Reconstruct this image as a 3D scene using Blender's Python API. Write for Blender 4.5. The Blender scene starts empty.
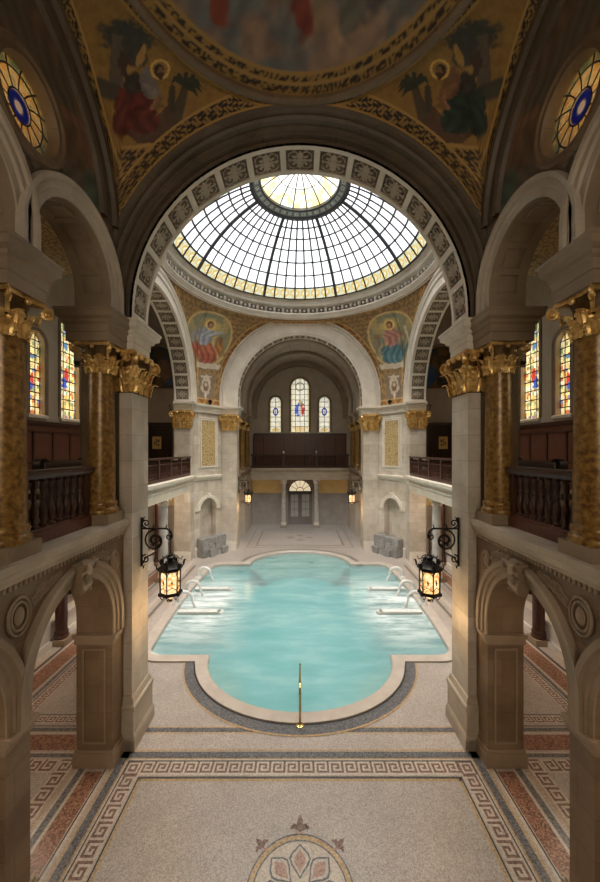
import bpy, math, random
import numpy as np
from mathutils import Vector, Matrix
from mathutils.geometry import tessellate_polygon
random.seed(7)
rng = np.random.RandomState(3)
PI = math.pi
sin, cos, sqrt = math.sin, math.cos, math.sqrt
S = bpy.context.scene
COL = S.collection
H = 7.08            # eye height of the camera on the near gallery

# ------------------------------------------------------------------ camera, sky, sun, exposure
cd = bpy.data.cameras.new('camera'); cam = bpy.data.objects.new('camera', cd); COL.objects.link(cam)
cd.sensor_fit = 'HORIZONTAL'; cd.sensor_width = 36; cd.lens = 21.0; cd.shift_y = 0.015
cd.clip_start = 0.05; cd.clip_end = 300
cam.location = (0, 0, H); cam.rotation_euler = (PI/2, 0, 0)
S.camera = cam
w = bpy.data.worlds.new('world'); S.world = w; w.use_nodes = True
w.node_tree.nodes['Background'].inputs[0].default_value = (0.93, 0.96, 1.0, 1)
w.node_tree.nodes['Background'].inputs[1].default_value = 0.9
sd = bpy.data.lights.new('overcast_sun', 'SUN'); sd.energy = 29.0; sd.angle = math.radians(75); sd.color = (1.0, 0.94, 0.86)
so = bpy.data.objects.new('overcast_sun', sd); COL.objects.link(so); so.location = (0, 17, 40); so.rotation_euler = (math.radians(4), 0, 0)
def area(name, loc, rot, sx, sy, power, color):
    l = bpy.data.lights.new(name, 'AREA'); l.shape = 'RECTANGLE'; l.size = sx; l.size_y = sy; l.energy = power; l.color = color
    o = bpy.data.objects.new(name, l); COL.objects.link(o); o.location = loc; o.rotation_euler = rot
    return o
area('fill_light_behind', (0, -7.9, 9.6), (PI/2-0.55, 0, 0), 6.5, 6.5, 620, (1.0, 0.90, 0.78))     # added fill light, outside an invented window behind the camera
for s_ in (-1, 1):                                                                  # daylight outside the gallery windows
    area('daylight_gallery', (s_*12.3, 17.35, 11.6), (PI/2, 0, s_*PI/2), 6, 5.5, 330, (1.0, 0.96, 0.9))
    area('daylight_gallery', (s_*12.3, 5.5, 10.8), (PI/2, 0, s_*PI/2), 6, 4, 200, (1.0, 0.93, 0.82))
area('daylight_end', (0, 35.6, 11.5), (PI/2, 0, PI), 7, 5.5, 230, (1.0, 0.95, 0.9))
S.view_settings.view_transform = 'Standard'; S.view_settings.look = 'None'
S.view_settings.exposure = 0.45; S.view_settings.gamma = 1.0; S.view_settings.use_curve_mapping = False

# ------------------------------------------------------------------ materials
def nodes(name):
    m = bpy.data.materials.new(name); m.use_nodes = True
    return m, m.node_tree, m.node_tree.nodes['Principled BSDF']
def N(nt, kind, **kw):
    n = nt.nodes.new(kind)
    for k, v in kw.items(): setattr(n, k, v)
    return n
def ramp(nt, fac, stops):
    r = N(nt, 'ShaderNodeValToRGB'); cr = r.color_ramp
    while len(cr.elements) < len(stops): cr.elements.new(0.5)
    for e, (p, c) in zip(cr.elements, stops): e.position = p; e.color = (*c, 1)
    nt.links.new(fac, r.inputs[0]); return r.outputs[0]
def mixc(nt, fac, a, b, mode='MIX'):
    n = N(nt, 'ShaderNodeMix', data_type='RGBA', blend_type=mode)
    for i, v in ((0, fac), (6, a), (7, b)):
        if hasattr(v, 'is_linked'): nt.links.new(v, n.inputs[i])
        elif i == 0: n.inputs[0].default_value = v
        else: n.inputs[i].default_value = (*v, 1)
    return n.outputs[2]
def noise(nt, vec, scale, detail=3, rough=0.5):
    n = N(nt, 'ShaderNodeTexNoise'); n.inputs['Scale'].default_value = scale; n.inputs['Detail'].default_value = detail
    n.inputs['Roughness'].default_value = rough; nt.links.new(vec, n.inputs['Vector']); return n.outputs[0]
def bump(nt, bs, h, strength=0.3, dist=0.02):
    b = N(nt, 'ShaderNodeBump'); b.inputs['Strength'].default_value = strength; b.inputs['Distance'].default_value = dist
    nt.links.new(h, b.inputs['Height']); nt.links.new(b.outputs[0], bs.inputs['Normal'])
def worldpos(nt): return N(nt, 'ShaderNodeNewGeometry').outputs['Position']

def stone_mat(name, c1, c2, blocks=None, rough=0.55, nscale=1.3, joint=(0.18, 0.14, 0.10)):
    m, nt, bs = nodes(name); p = worldpos(nt)
    n1 = noise(nt, p, nscale, 5, 0.6); n2 = noise(nt, p, 28, 3)
    c = ramp(nt, n1, [(0.3, c1), (0.7, c2)])
    c = mixc(nt, 0.25, c, ramp(nt, n2, [(0.3, (0.75,)*3), (0.7, (1.15,)*3)]), 'MULTIPLY')
    if blocks:
        sx = N(nt, 'ShaderNodeSeparateXYZ'); nt.links.new(p, sx.inputs[0])
        a = N(nt, 'ShaderNodeMath', operation='ADD'); nt.links.new(sx.outputs[0], a.inputs[0]); nt.links.new(sx.outputs[1], a.inputs[1])
        cb = N(nt, 'ShaderNodeCombineXYZ'); nt.links.new(a.outputs[0], cb.inputs[0]); nt.links.new(sx.outputs[2], cb.inputs[1])
        br = N(nt, 'ShaderNodeTexBrick'); nt.links.new(cb.outputs[0], br.inputs['Vector'])
        br.inputs['Scale'].default_value = 1.0; br.inputs['Brick Width'].default_value = blocks[0]; br.inputs['Row Height'].default_value = blocks[1]
        br.inputs['Mortar Size'].default_value = 0.006; br.inputs['Mortar Smooth'].default_value = 0.3; br.offset = 0.5
        br.inputs['Color1'].default_value = (1, 1, 1, 1); br.inputs['Color2'].default_value = (0.76, 0.72, 0.66, 1); br.inputs['Mortar'].default_value = (0.5, 0.45, 0.4, 1)
        c = mixc(nt, 0.85, c, br.outputs[0], 'MULTIPLY')
    nt.links.new(c, bs.inputs['Base Color']); bs.inputs['Roughness'].default_value = rough
    bump(nt, bs, n2, 0.12, 0.01)
    return m
M = {}
M['stone'] = stone_mat('limestone_blocks', (0.47, 0.395, 0.32), (0.68, 0.61, 0.53), (1.1, 0.62))
M['trim'] = stone_mat('limestone_trim', (0.64, 0.56, 0.47), (0.80, 0.73, 0.64))
M['brown'] = stone_mat('brown_stone_blocks', (0.15, 0.095, 0.052), (0.24, 0.16, 0.095), (0.95, 0.6))
M['browntrim'] = stone_mat('brown_stone_trim', (0.21, 0.145, 0.09), (0.31, 0.225, 0.15))
M['relief'] = stone_mat('carved_stone', (0.36, 0.29, 0.22), (0.50, 0.42, 0.33))
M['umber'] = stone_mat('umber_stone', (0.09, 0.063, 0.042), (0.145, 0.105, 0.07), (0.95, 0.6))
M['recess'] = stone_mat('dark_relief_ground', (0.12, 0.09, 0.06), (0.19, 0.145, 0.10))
M['vault'] = stone_mat('vault_plaster', (0.30, 0.235, 0.175), (0.42, 0.34, 0.265), (0.8, 0.5))
M['greymarble'] = stone_mat('grey_marble', (0.33, 0.31, 0.29), (0.52, 0.49, 0.46), None, 0.3, 3)
M['plaster'] = stone_mat('warm_plaster', (0.40, 0.33, 0.25), (0.50, 0.42, 0.33))
M['ochre'] = stone_mat('ochre_plaster', (0.74, 0.48, 0.17), (0.84, 0.60, 0.26))
M['smokewall'] = stone_mat('grey_brown_marble_wall', (0.20, 0.165, 0.14), (0.33, 0.28, 0.25), None, 0.35, 1.5)
M['rock'] = stone_mat('rough_grey_stone', (0.13, 0.12, 0.115), (0.30, 0.285, 0.27), None, 0.8, 4)
M['coping'] = stone_mat('pink_marble_coping', (0.44, 0.37, 0.32), (0.55, 0.48, 0.42), None, 0.3, 2.5)
M['slab'] = stone_mat('pale_marble_slab', (0.66, 0.60, 0.53), (0.78, 0.72, 0.66), None, 0.3, 2.5)

def terrazzo(name, ca, cb, cc, scale=45, rough=0.35):
    m, nt, bs = nodes(name); p = worldpos(nt)
    v = N(nt, 'ShaderNodeTexVoronoi'); v.inputs['Scale'].default_value = scale; nt.links.new(p, v.inputs['Vector'])
    g = N(nt, 'ShaderNodeSeparateColor'); nt.links.new(v.outputs['Color'], g.inputs[0])
    c = ramp(nt, g.outputs[0], [(0.0, ca), (0.5, cb), (1.0, cc)])
    n = noise(nt, p, 0.9, 5, 0.6)
    c = mixc(nt, 0.6, c, ramp(nt, n, [(0.3, (0.80, 0.79, 0.78)), (0.7, (1.1, 1.09, 1.08))]), 'MULTIPLY')
    nt.links.new(c, bs.inputs['Base Color']); bs.inputs['Roughness'].default_value = rough
    return m
M['terrazzo'] = terrazzo('mosaic_field', (0.27, 0.225, 0.20), (0.40, 0.345, 0.31), (0.50, 0.445, 0.405), 62)
M['redgranite'] = terrazzo('red_granite_mosaic', (0.06, 0.025, 0.015), (0.22, 0.085, 0.045), (0.36, 0.21, 0.13), 38)
M['in_dark'] = terrazzo('dark_grey_inlay', (0.05, 0.05, 0.055), (0.11, 0.11, 0.12), (0.20, 0.19, 0.19), 40)
M['in_ochre'] = terrazzo('ochre_inlay', (0.30, 0.19, 0.08), (0.46, 0.30, 0.14), (0.52, 0.38, 0.22), 40)
M['in_brown'] = terrazzo('brown_inlay', (0.09, 0.045, 0.03), (0.17, 0.09, 0.065), (0.26, 0.16, 0.12), 40)
M['in_black'] = terrazzo('black_inlay', (0.015, 0.015, 0.015), (0.03, 0.03, 0.03), (0.06, 0.055, 0.05), 40)
M['in_light'] = terrazzo('cream_inlay', (0.40, 0.33, 0.27), (0.50, 0.43, 0.36), (0.60, 0.52, 0.45), 40)
M['in_rose'] = terrazzo('rose_inlay', (0.26, 0.14, 0.11), (0.40, 0.23, 0.18), (0.46, 0.31, 0.25), 40)

def gold_mat(name, c1, c2, rough, metal, scale=6, bumpy=0.3):
    m, nt, bs = nodes(name); p = worldpos(nt)
    n = noise(nt, p, scale, 6, 0.65)
    nt.links.new(ramp(nt, n, [(0.35, c1), (0.65, c2)]), bs.inputs['Base Color'])
    bs.inputs['Metallic'].default_value = metal; bs.inputs['Roughness'].default_value = rough
    bump(nt, bs, noise(nt, p, scale*6, 3), bumpy, 0.01)
    return m
M['gold'] = gold_mat('gilt_leaf', (0.48, 0.26, 0.07), (0.92, 0.64, 0.26), 0.38, 0.65)
M['darkgold'] = gold_mat('shade_dark_gilt', (0.06, 0.03, 0.010), (0.16, 0.085, 0.025), 0.5, 0.4)  # dark capital core: paints the shade in the gaps between the leaves
M['goldmarble'] = gold_mat('gold_brown_marble', (0.10, 0.042, 0.010), (0.36, 0.20, 0.05), 0.3, 0.15, 11, 0.04)
M['brass'] = gold_mat('polished_brass', (0.55, 0.38, 0.14), (0.75, 0.55, 0.25), 0.2, 1.0, 3, 0.02)
def goldpanel():
    m, nt, bs = nodes('gold_arabesque'); p = worldpos(nt)
    v = N(nt, 'ShaderNodeTexVoronoi', feature='DISTANCE_TO_EDGE'); v.inputs['Scale'].default_value = 7; nt.links.new(p, v.inputs['Vector'])
    nt.links.new(ramp(nt, v.outputs['Distance'], [(0.02, (0.30, 0.19, 0.08)), (0.12, (0.66, 0.49, 0.24)), (0.4, (0.58, 0.44, 0.24))]), bs.inputs['Base Color'])
    bs.inputs['Roughness'].default_value = 0.5; bs.inputs['Metallic'].default_value = 0.2
    return m
M['goldpanel'] = goldpanel()
def wood_mat(name, c1, c2, rough=0.3):
    m, nt, bs = nodes(name); p = worldpos(nt)
    mp = N(nt, 'ShaderNodeMapping'); mp.inputs['Scale'].default_value = (9, 9, 0.8); nt.links.new(p, mp.inputs[0])
    nt.links.new(ramp(nt, noise(nt, mp.outputs[0], 2, 4, 0.6), [(0.3, c1), (0.7, c2)]), bs.inputs['Base Color'])
    bs.inputs['Roughness'].default_value = rough
    return m
M['wood'] = wood_mat('mahogany', (0.028, 0.009, 0.005), (0.075, 0.026, 0.015), 0.42)
M['woodpanel'] = wood_mat('red_mahogany_panel', (0.07, 0.021, 0.012), (0.155, 0.052, 0.027), 0.35)
M['darkwood'] = wood_mat('dark_oak', (0.018, 0.008, 0.005), (0.045, 0.02, 0.013), 0.3)
def flat(name, c, rough=0.5, metal=0.0, em=None, es=0):
    m, nt, bs = nodes(name); p = worldpos(nt)
    nt.links.new(ramp(nt, noise(nt, p, 14, 3), [(0.3, tuple(x*0.85 for x in c)), (0.7, tuple(min(1, x*1.1) for x in c))]), bs.inputs['Base Color'])
    bs.inputs['Roughness'].default_value = rough; bs.inputs['Metallic'].default_value = metal
    if em: bs.inputs['Emission Color'].default_value = (*em, 1); bs.inputs['Emission Strength'].default_value = es
    return m
M['iron'] = flat('black_iron', (0.022, 0.018, 0.016), 0.45, 0.6)
M['lead'] = flat('dark_steel', (0.05, 0.055, 0.065), 0.5, 0.4)
M['paper'] = flat('yellow_notice', (0.75, 0.48, 0.14), 0.6)
M['paperpale'] = flat('tan_notice', (0.62, 0.50, 0.32), 0.6)
M['ink'] = flat('dark_print', (0.10, 0.06, 0.03), 0.6)
M['leather'] = flat('worn_dark_leather', (0.03, 0.022, 0.02), 0.4)
M['cushion'] = flat('taupe_cushion', (0.32, 0.27, 0.24), 0.8)
M['pooltile'] = stone_mat('turquoise_pool_tile', (0.36, 0.66, 0.68), (0.48, 0.76, 0.78), None, 0.3, 2)
M['jet'] = flat('white_marble', (0.80, 0.80, 0.78), 0.25)
def lampglass():
    m, nt, bs = nodes('lit_amber_glass'); p = worldpos(nt)
    c = ramp(nt, noise(nt, p, 16, 3), [(0.42, (0.75, 0.30, 0.08)), (0.52, (1.0, 0.72, 0.32)), (0.62, (1.0, 0.86, 0.55))])
    nt.links.new(c, bs.inputs['Base Color']); nt.links.new(c, bs.inputs['Emission Color']); bs.inputs['Emission Strength'].default_value = 0.8
    return m
M['lampglass'] = lampglass()
M['smokeglass'] = flat('smoky_door_glass', (0.34, 0.31, 0.28), 0.15)
M['glowglass'] = flat('lit_fanlight_glass', (0.9, 0.75, 0.5), 0.3, 0.0, (1.0, 0.82, 0.55), 0.45)
def paint(name, rough, metal=0.0):
    m, nt, bs = nodes(name)
    a = N(nt, 'ShaderNodeAttribute', attribute_name='Col')
    nt.links.new(a.outputs[0], bs.inputs['Base Color']); bs.inputs['Roughness'].default_value = rough; bs.inputs['Metallic'].default_value = metal
    return m
M['paint'] = paint('fresco_paint', 0.65); M['mosaic'] = paint('gold_mosaic', 0.7, 0.0)
def glass_attr():
    m, nt, bs = nodes('stained_glass'); out = nt.nodes['Material Output']
    a = N(nt, 'ShaderNodeAttribute', attribute_name='Col')
    t = N(nt, 'ShaderNodeBsdfTransparent'); nt.links.new(a.outputs[0], t.inputs[0])
    tl = N(nt, 'ShaderNodeBsdfTranslucent'); nt.links.new(a.outputs[0], tl.inputs[0])
    x = N(nt, 'ShaderNodeMixShader'); x.inputs[0].default_value = 0.17; nt.links.new(t.outputs[0], x.inputs[1]); nt.links.new(tl.outputs[0], x.inputs[2])
    g = N(nt, 'ShaderNodeBsdfGlossy'); g.inputs['Roughness'].default_value = 0.1
    y = N(nt, 'ShaderNodeMixShader'); y.inputs[0].default_value = 0.03; nt.links.new(x.outputs[0], y.inputs[1]); nt.links.new(g.outputs[0], y.inputs[2])
    nt.links.new(y.outputs[0], out.inputs[0]); return m
M['glass'] = glass_attr()
def water():
    m, nt, bs = nodes('turquoise_water'); out = nt.nodes['Material Output']; p = worldpos(nt)
    mp = N(nt, 'ShaderNodeMapping'); mp.inputs['Scale'].default_value = (0.45, 1.3, 1); nt.links.new(p, mp.inputs[0])
    base = ramp(nt, noise(nt, mp.outputs[0], 1.1, 5, 0.6), [(0.3, (0.26, 0.47, 0.50)), (0.5, (0.36, 0.56, 0.59)), (0.72, (0.58, 0.73, 0.75))])
    # foam where the jets enter at both sides: follows |x| and the y range of the jets
    sx = N(nt, 'ShaderNodeSeparateXYZ'); nt.links.new(p, sx.inputs[0])
    ab = N(nt, 'ShaderNodeMath', operation='ABSOLUTE'); nt.links.new(sx.outputs[0], ab.inputs[0])
    mx = N(nt, 'ShaderNodeMapRange'); nt.links.new(ab.outputs[0], mx.inputs[0]); mx.inputs[1].default_value = 2.0; mx.inputs[2].default_value = 3.8
    my = N(nt, 'ShaderNodeMath', operation='SUBTRACT'); nt.links.new(sx.outputs[1], my.inputs[0]); my.inputs[1].default_value = 16.2
    my2 = N(nt, 'ShaderNodeMath', operation='ABSOLUTE'); nt.links.new(my.outputs[0], my2.inputs[0])
    my3 = N(nt, 'ShaderNodeMapRange'); nt.links.new(my2.outputs[0], my3.inputs[0]); my3.inputs[1].default_value = 4.4; my3.inputs[2].default_value = 1.2
    f = N(nt, 'ShaderNodeMath', operation='MULTIPLY'); nt.links.new(mx.outputs[0], f.inputs[0]); nt.links.new(my3.outputs[0], f.inputs[1])
    mp2 = N(nt, 'ShaderNodeMapping'); mp2.inputs['Scale'].default_value = (0.35, 1.6, 1); mp2.inputs['Rotation'].default_value = (0, 0, 0.15); nt.links.new(p, mp2.inputs[0])
    fr = ramp(nt, noise(nt, mp2.outputs[0], 1.4, 6, 0.7), [(0.34, (0, 0, 0)), (0.60, (1, 1, 1))])
    f2 = N(nt, 'ShaderNodeMath', operation='MULTIPLY'); nt.links.new(f.outputs[0], f2.inputs[0]); nt.links.new(fr, f2.inputs[1])
    c = mixc(nt, f2.outputs[0], base, (0.86, 0.91, 0.92))
    nt.links.new(c, bs.inputs['Base Color']); bs.inputs['Roughness'].default_value = 0.12; bs.inputs['IOR'].default_value = 1.33
    bump(nt, bs, noise(nt, p, 3.0, 4), 0.35, 0.05)
    t = N(nt, 'ShaderNodeBsdfTransparent'); t.inputs[0].default_value = (0.55, 0.88, 0.88, 1)
    x = N(nt, 'ShaderNodeMixShader'); fm = N(nt, 'ShaderNodeMapRange'); nt.links.new(f2.outputs[0], fm.inputs[0]); fm.inputs[3].default_value = 0.45; fm.inputs[4].default_value = 1.0; nt.links.new(fm.outputs[0], x.inputs[0])
    nt.links.new(t.outputs[0], x.inputs[1]); nt.links.new(bs.outputs[0], x.inputs[2]); nt.links.new(x.outputs[0], out.inputs[0])
    return m
M['water'] = water()

# ------------------------------------------------------------------ mesh collecting
def lin(c):
    return tuple((x/12.92 if x <= 0.04045 else ((x+0.055)/1.055)**2.4) for x in c)
class MB:
    def __init__(s): s.v = []; s.f = []; s.m = []; s.c = None
    def add(s, vs, fs, mi=0):
        n = len(s.v); s.v.extend([tuple(map(float, p)) for p in vs]); s.f.extend([tuple(i+n for i in f) for f in fs]); s.m.extend([mi]*len(fs))
    def box(s, x0, x1, y0, y1, z0, z1, mi=0):
        s.add([(x0,y0,z0),(x1,y0,z0),(x1,y1,z0),(x0,y1,z0),(x0,y0,z1),(x1,y0,z1),(x1,y1,z1),(x0,y1,z1)],
              [(0,3,2,1),(4,5,6,7),(0,1,5,4),(1,2,6,5),(2,3,7,6),(3,0,4,7)], mi)
    def prism(s, poly, z0, z1, mi=0):
        n = len(poly); a = sum(poly[i][0]*poly[(i+1)%n][1]-poly[(i+1)%n][0]*poly[i][1] for i in range(n))
        if a < 0: poly = poly[::-1]
        vs = [(x,y,z0) for x,y in poly]+[(x,y,z1) for x,y in poly]
        fs = [(i,(i+1)%n,(i+1)%n+n,i+n) for i in range(n)]
        for t in tessellate_polygon([[Vector((x,y,0)) for x,y in poly]]):
            fs.append(tuple(t)[::-1]); fs.append(tuple(i+n for i in t))
        s.add(vs, fs, mi)
    def lathe(s, prof, c=(0,0,0), n=24, a0=0.0, a1=2*PI, mi=0, sq=None):
        full = abs(a1-a0-2*PI) < 1e-6; k = n if full else n+1; vs = []; fs = []
        for r, z in prof:
            for i in range(k):
                a = a0+(a1-a0)*i/n; x, y = cos(a), sin(a)
                if sq: q = max(abs(x), abs(y)); x, y = x/q, y/q
                vs.append((c[0]+r*x, c[1]+r*y, c[2]+z))
        for j in range(len(prof)-1):
            for i in range(n):
                b = (i+1) % k if full else i+1
                fs.append((j*k+i, j*k+b, (j+1)*k+b, (j+1)*k+i))
        s.add(vs, fs, mi)
    def tube(s, path, r, n=6, mi=0, closed=False, r2=None):
        P = [Vector(p) for p in path]; L = len(P); vs = []; fs = []; up = None
        for i, p in enumerate(P):
            t = (P[(i+1) % L]-P[i-1]) if closed else (P[min(i+1, L-1)]-P[max(i-1, 0)])
            t.normalize()
            if up is None: up = Vector((0,0,1)) if abs(t.z) < 0.9 else Vector((1,0,0))
            b = t.cross(up).normalized(); up = b.cross(t).normalized()
            rr = r if r2 is None else r+(r2-r)*i/(L-1)
            for k in range(n):
                a = 2*PI*k/n; vs.append(p+b*rr*cos(a)+up*rr*sin(a))
        for i in range(L if closed else L-1):
            j = (i+1) % L
            for k in range(n): fs.append((i*n+k, i*n+(k+1)%n, j*n+(k+1)%n, j*n+k))
        if not closed: fs.append(tuple(range(n))[::-1]); fs.append(tuple((L-1)*n+k for k in range(n)))
        s.add(vs, fs, mi)
    def ball(s, c, r, n=10, mi=0, sc=(1,1,1)):
        m = n//2; pr = [(r*sin(PI*j/m), -r*cos(PI*j/m)) for j in range(m+1)]
        k = len(s.v); s.lathe(pr, (0,0,0), n, mi=mi)
        for i in range(k, len(s.v)):
            x,y,z = s.v[i]; s.v[i] = (c[0]+x*sc[0], c[1]+y*sc[1], c[2]+z*sc[2])
    def grid(s, P, mi=0, flip=False):      # P: (nu, nv, 3) array
        nu, nv = P.shape[:2]; n = len(s.v); s.v.extend(map(tuple, P.reshape(-1, 3).tolist()))
        for i in range(nu-1):
            for j in range(nv-1):
                a = n+i*nv+j; q = (a, a+nv, a+nv+1, a+1)
                s.f.append(q[::-1] if flip else q); s.m.append(mi)
    def xf(s, fn, start=0):
        for i in range(start, len(s.v)): s.v[i] = fn(*s.v[i])
    def build(s, name, mats, parent=None, loc=None, smooth=False, cols=None):
        me = bpy.data.meshes.new(name)
        o0 = loc if loc else (0,0,0)
        me.from_pydata([(x-o0[0], y-o0[1], z-o0[2]) for x,y,z in s.v], [], s.f)
        if isinstance(mats, str): mats = [mats]
        for k in mats: me.materials.append(M[k])
        me.polygons.foreach_set('material_index', s.m)
        if smooth: me.polygons.foreach_set('use_smooth', [True]*len(s.f))
        if cols is not None:
            at = me.color_attributes.new('Col', 'FLOAT_COLOR', 'POINT')
            a = np.ones((len(s.v), 4), dtype=np.float32); a[:, :3] = cols; at.data.foreach_set('color', a.ravel())
        me.update(); me.validate()
        if smooth:
            try: me.set_sharp_from_angle(angle=math.radians(42))
            except Exception: pass
        o = bpy.data.objects.new(name, me); COL.objects.link(o)
        if parent: o.parent = parent
        elif loc: o.location = loc
        return o
def tag(o, label, cat, group=None, kind=None):
    o['label'] = label; o['category'] = cat
    if group: o['group'] = group
    if kind: o['kind'] = kind
    return o
def thing(name, label, cat, loc=(0,0,0), group=None):
    o = bpy.data.objects.new(name, None); COL.objects.link(o); o.location = loc; o.empty_display_size = 0.3
    return tag(o, label, cat, group)
def struct(o): o['kind'] = 'structure'; return o
def part(mb, name, mats, root, smooth=False, cols=None):   # mesh given in world space, hung under the thing
    L = root.location; r = root
    while r.parent: r = r.parent; L = L + r.location
    return mb.build(name, mats, root, loc=tuple(L), smooth=smooth, cols=cols)
KIDS = {}
def copytree(o, parent=None):
    c = o.copy(); COL.objects.link(c)
    if parent: c.parent = parent
    for ch in o.children: copytree(ch, c)
    return c
def mirror(o, label=None, sx=-1, sy=1, dx=0.0, dy=0.0):
    c = copytree(o); x, y, z = o.location
    c.location = (sx*(x+dx), sy*y+dy, z); c.scale = (sx, sy, 1)
    if label: c['label'] = label
    return c

# ------------------------------------------------------------------ walls with openings
class Open:   # arched (or square) opening: centre, half width, sill, spring height, rise
    def __init__(s, c, h, z0, zs, rise): s.c, s.h, s.z0, s.zs, s.r = c, h, z0, zs, rise
    def at(s, u):
        q = max(0.0, 1-((u-s.c)/s.h)**2); return s.z0, s.zs+s.r*sqrt(q)
    def pts(s, n=28): return [s.c-s.h*cos(PI*i/n) for i in range(n+1)]
class Round(Open):
    def __init__(s, c, r, z): s.c, s.h, s.z = c, r, z
    def at(s, u):
        q = s.h*sqrt(max(0.0, 1-((u-s.c)/s.h)**2)); return s.z-q, s.z+q
def wall(mb, place, u0, u1, z0, z1, w0, w1, opens, mi=0, mir=None, extra=()):
    """place(u,w,z)->xyz.  z1 may be a function of u."""
    zt = z1 if callable(z1) else (lambda u: z1)
    mir = mi if mir is None else mir
    us = {round(u0, 5), round(u1, 5)}
    for o in opens:
        for p in o.pts():
            if u0-1e-6 <= p <= u1+1e-6: us.add(round(p, 5))
    for e in extra: us.add(round(e, 5))
    us = sorted(us)
    for a, b in zip(us[:-1], us[1:]):
        m = (a+b)/2; ops = [o for o in opens if abs(m-o.c) < o.h]; ops.sort(key=lambda o: o.at(m)[0])
        def spans(u):
            zs = [z0]
            for o in ops:
                lo, hi = o.at(u); zs += [lo, hi]
            zs.append(zt(u)); return zs
        A, B = spans(a), spans(b)
        for k in range(0, len(A), 2):
            if max(A[k+1]-A[k], B[k+1]-B[k]) < 1e-5: continue
            for wv, fl in ((w0, False), (w1, True)):
                q = [place(a,wv,A[k]), place(b,wv,B[k]), place(b,wv,B[k+1]), place(a,wv,A[k+1])]
                mb.add(q[::-1] if fl else q, [(0,1,2,3)], mi)
            if A[k] > z0+1e-4 or k == 0: mb.add([place(a,w0,A[k]), place(a,w1,A[k]), place(b,w1,B[k]), place(b,w0,B[k])], [(0,1,2,3)], mir)
            mb.add([place(a,w0,A[k+1]), place(b,w0,B[k+1]), place(b,w1,B[k+1]), place(a,w1,A[k+1])], [(0,1,2,3)], mir)
    for o in opens:                       # straight jambs
        if isinstance(o, Round): continue
        for u in (o.c-o.h, o.c+o.h):
            if u0-1e-6 <= u <= u1+1e-6:
                q = [place(u,w0,o.z0), place(u,w1,o.z0), place(u,w1,o.zs), place(u,w0,o.zs)]; mb.add(q, [(0,1,2,3)], mir)
    for u in (u0, u1):
        mb.add([place(u,w0,z0), place(u,w1,z0), place(u,w1,zt(u)), place(u,w0,zt(u))], [(0,1,2,3)], mi)
PX = lambda X: (lambda u, w, z: (X+w, u, z))       # wall along y, w outwards (+x)
PY = lambda Y: (lambda u, w, z: (u, Y+w, z))       # wall along x, w away from the camera
def archband(mb, place, c, zs, prof, rise, half, n=40, zb=None, mi=0, t0=0.0, t1=PI):
    """sweep profile [(dr, w)] around an arch; zb = lower end of straight legs"""
    rows = []
    ang = [t0+(t1-t0)*i/n for i in range(n+1)]
    for dr, wv in prof:
        row = []
        if zb is not None: row.append(place(c+half+dr, wv, zb))
        for t in ang: row.append(place(c+(half+dr)*cos(t), wv, zs+(rise+dr)*sin(t)))
        if zb is not None: row.append(place(c-half-dr, wv, zb))
        rows.append(row)
    mb.grid(np.array(rows), mi)
def ledge(mb, place, u0, u1, prof, mi=0):
    """straight moulding: closed profile [(w,z)] between u0 and u1"""
    n = len(prof); vs = [place(u0,w,z) for w,z in prof]+[place(u1,w,z) for w,z in prof]
    fs = [(i,(i+1)%n,(i+1)%n+n,i+n) for i in range(n)]
    for t in tessellate_polygon([[Vector((a,b,0)) for a,b in prof]]): fs += [tuple(t)[::-1], tuple(i+n for i in t)]
    mb.add(vs, fs, mi)
def ringmould(mb, poly, prof, mi=0):
    """moulding around a convex plan polygon, prof [(offset,z)]"""
    n = len(poly); a = sum(poly[i][0]*poly[(i+1)%n][1]-poly[(i+1)%n][0]*poly[i][1] for i in range(n))
    if a < 0: poly = poly[::-1]
    rows = []
    for d, z in prof:
        row = []
        for i in range(n+1):
            p0, p1, p2 = (Vector(poly[(i+k) % n]) for k in (-1, 0, 1))
            e1 = (p1-p0).normalized(); e2 = (p2-p1).normalized(); n1 = Vector((e1.y,-e1.x)); n2 = Vector((e2.y,-e2.x))
            m = (n1+n2); m = m/max(0.35, (1+n1.dot(n2)))
            q = p1+m*d; row.append((q.x, q.y, z))
        rows.append(row)
    mb.grid(np.array(rows), mi)

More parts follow.
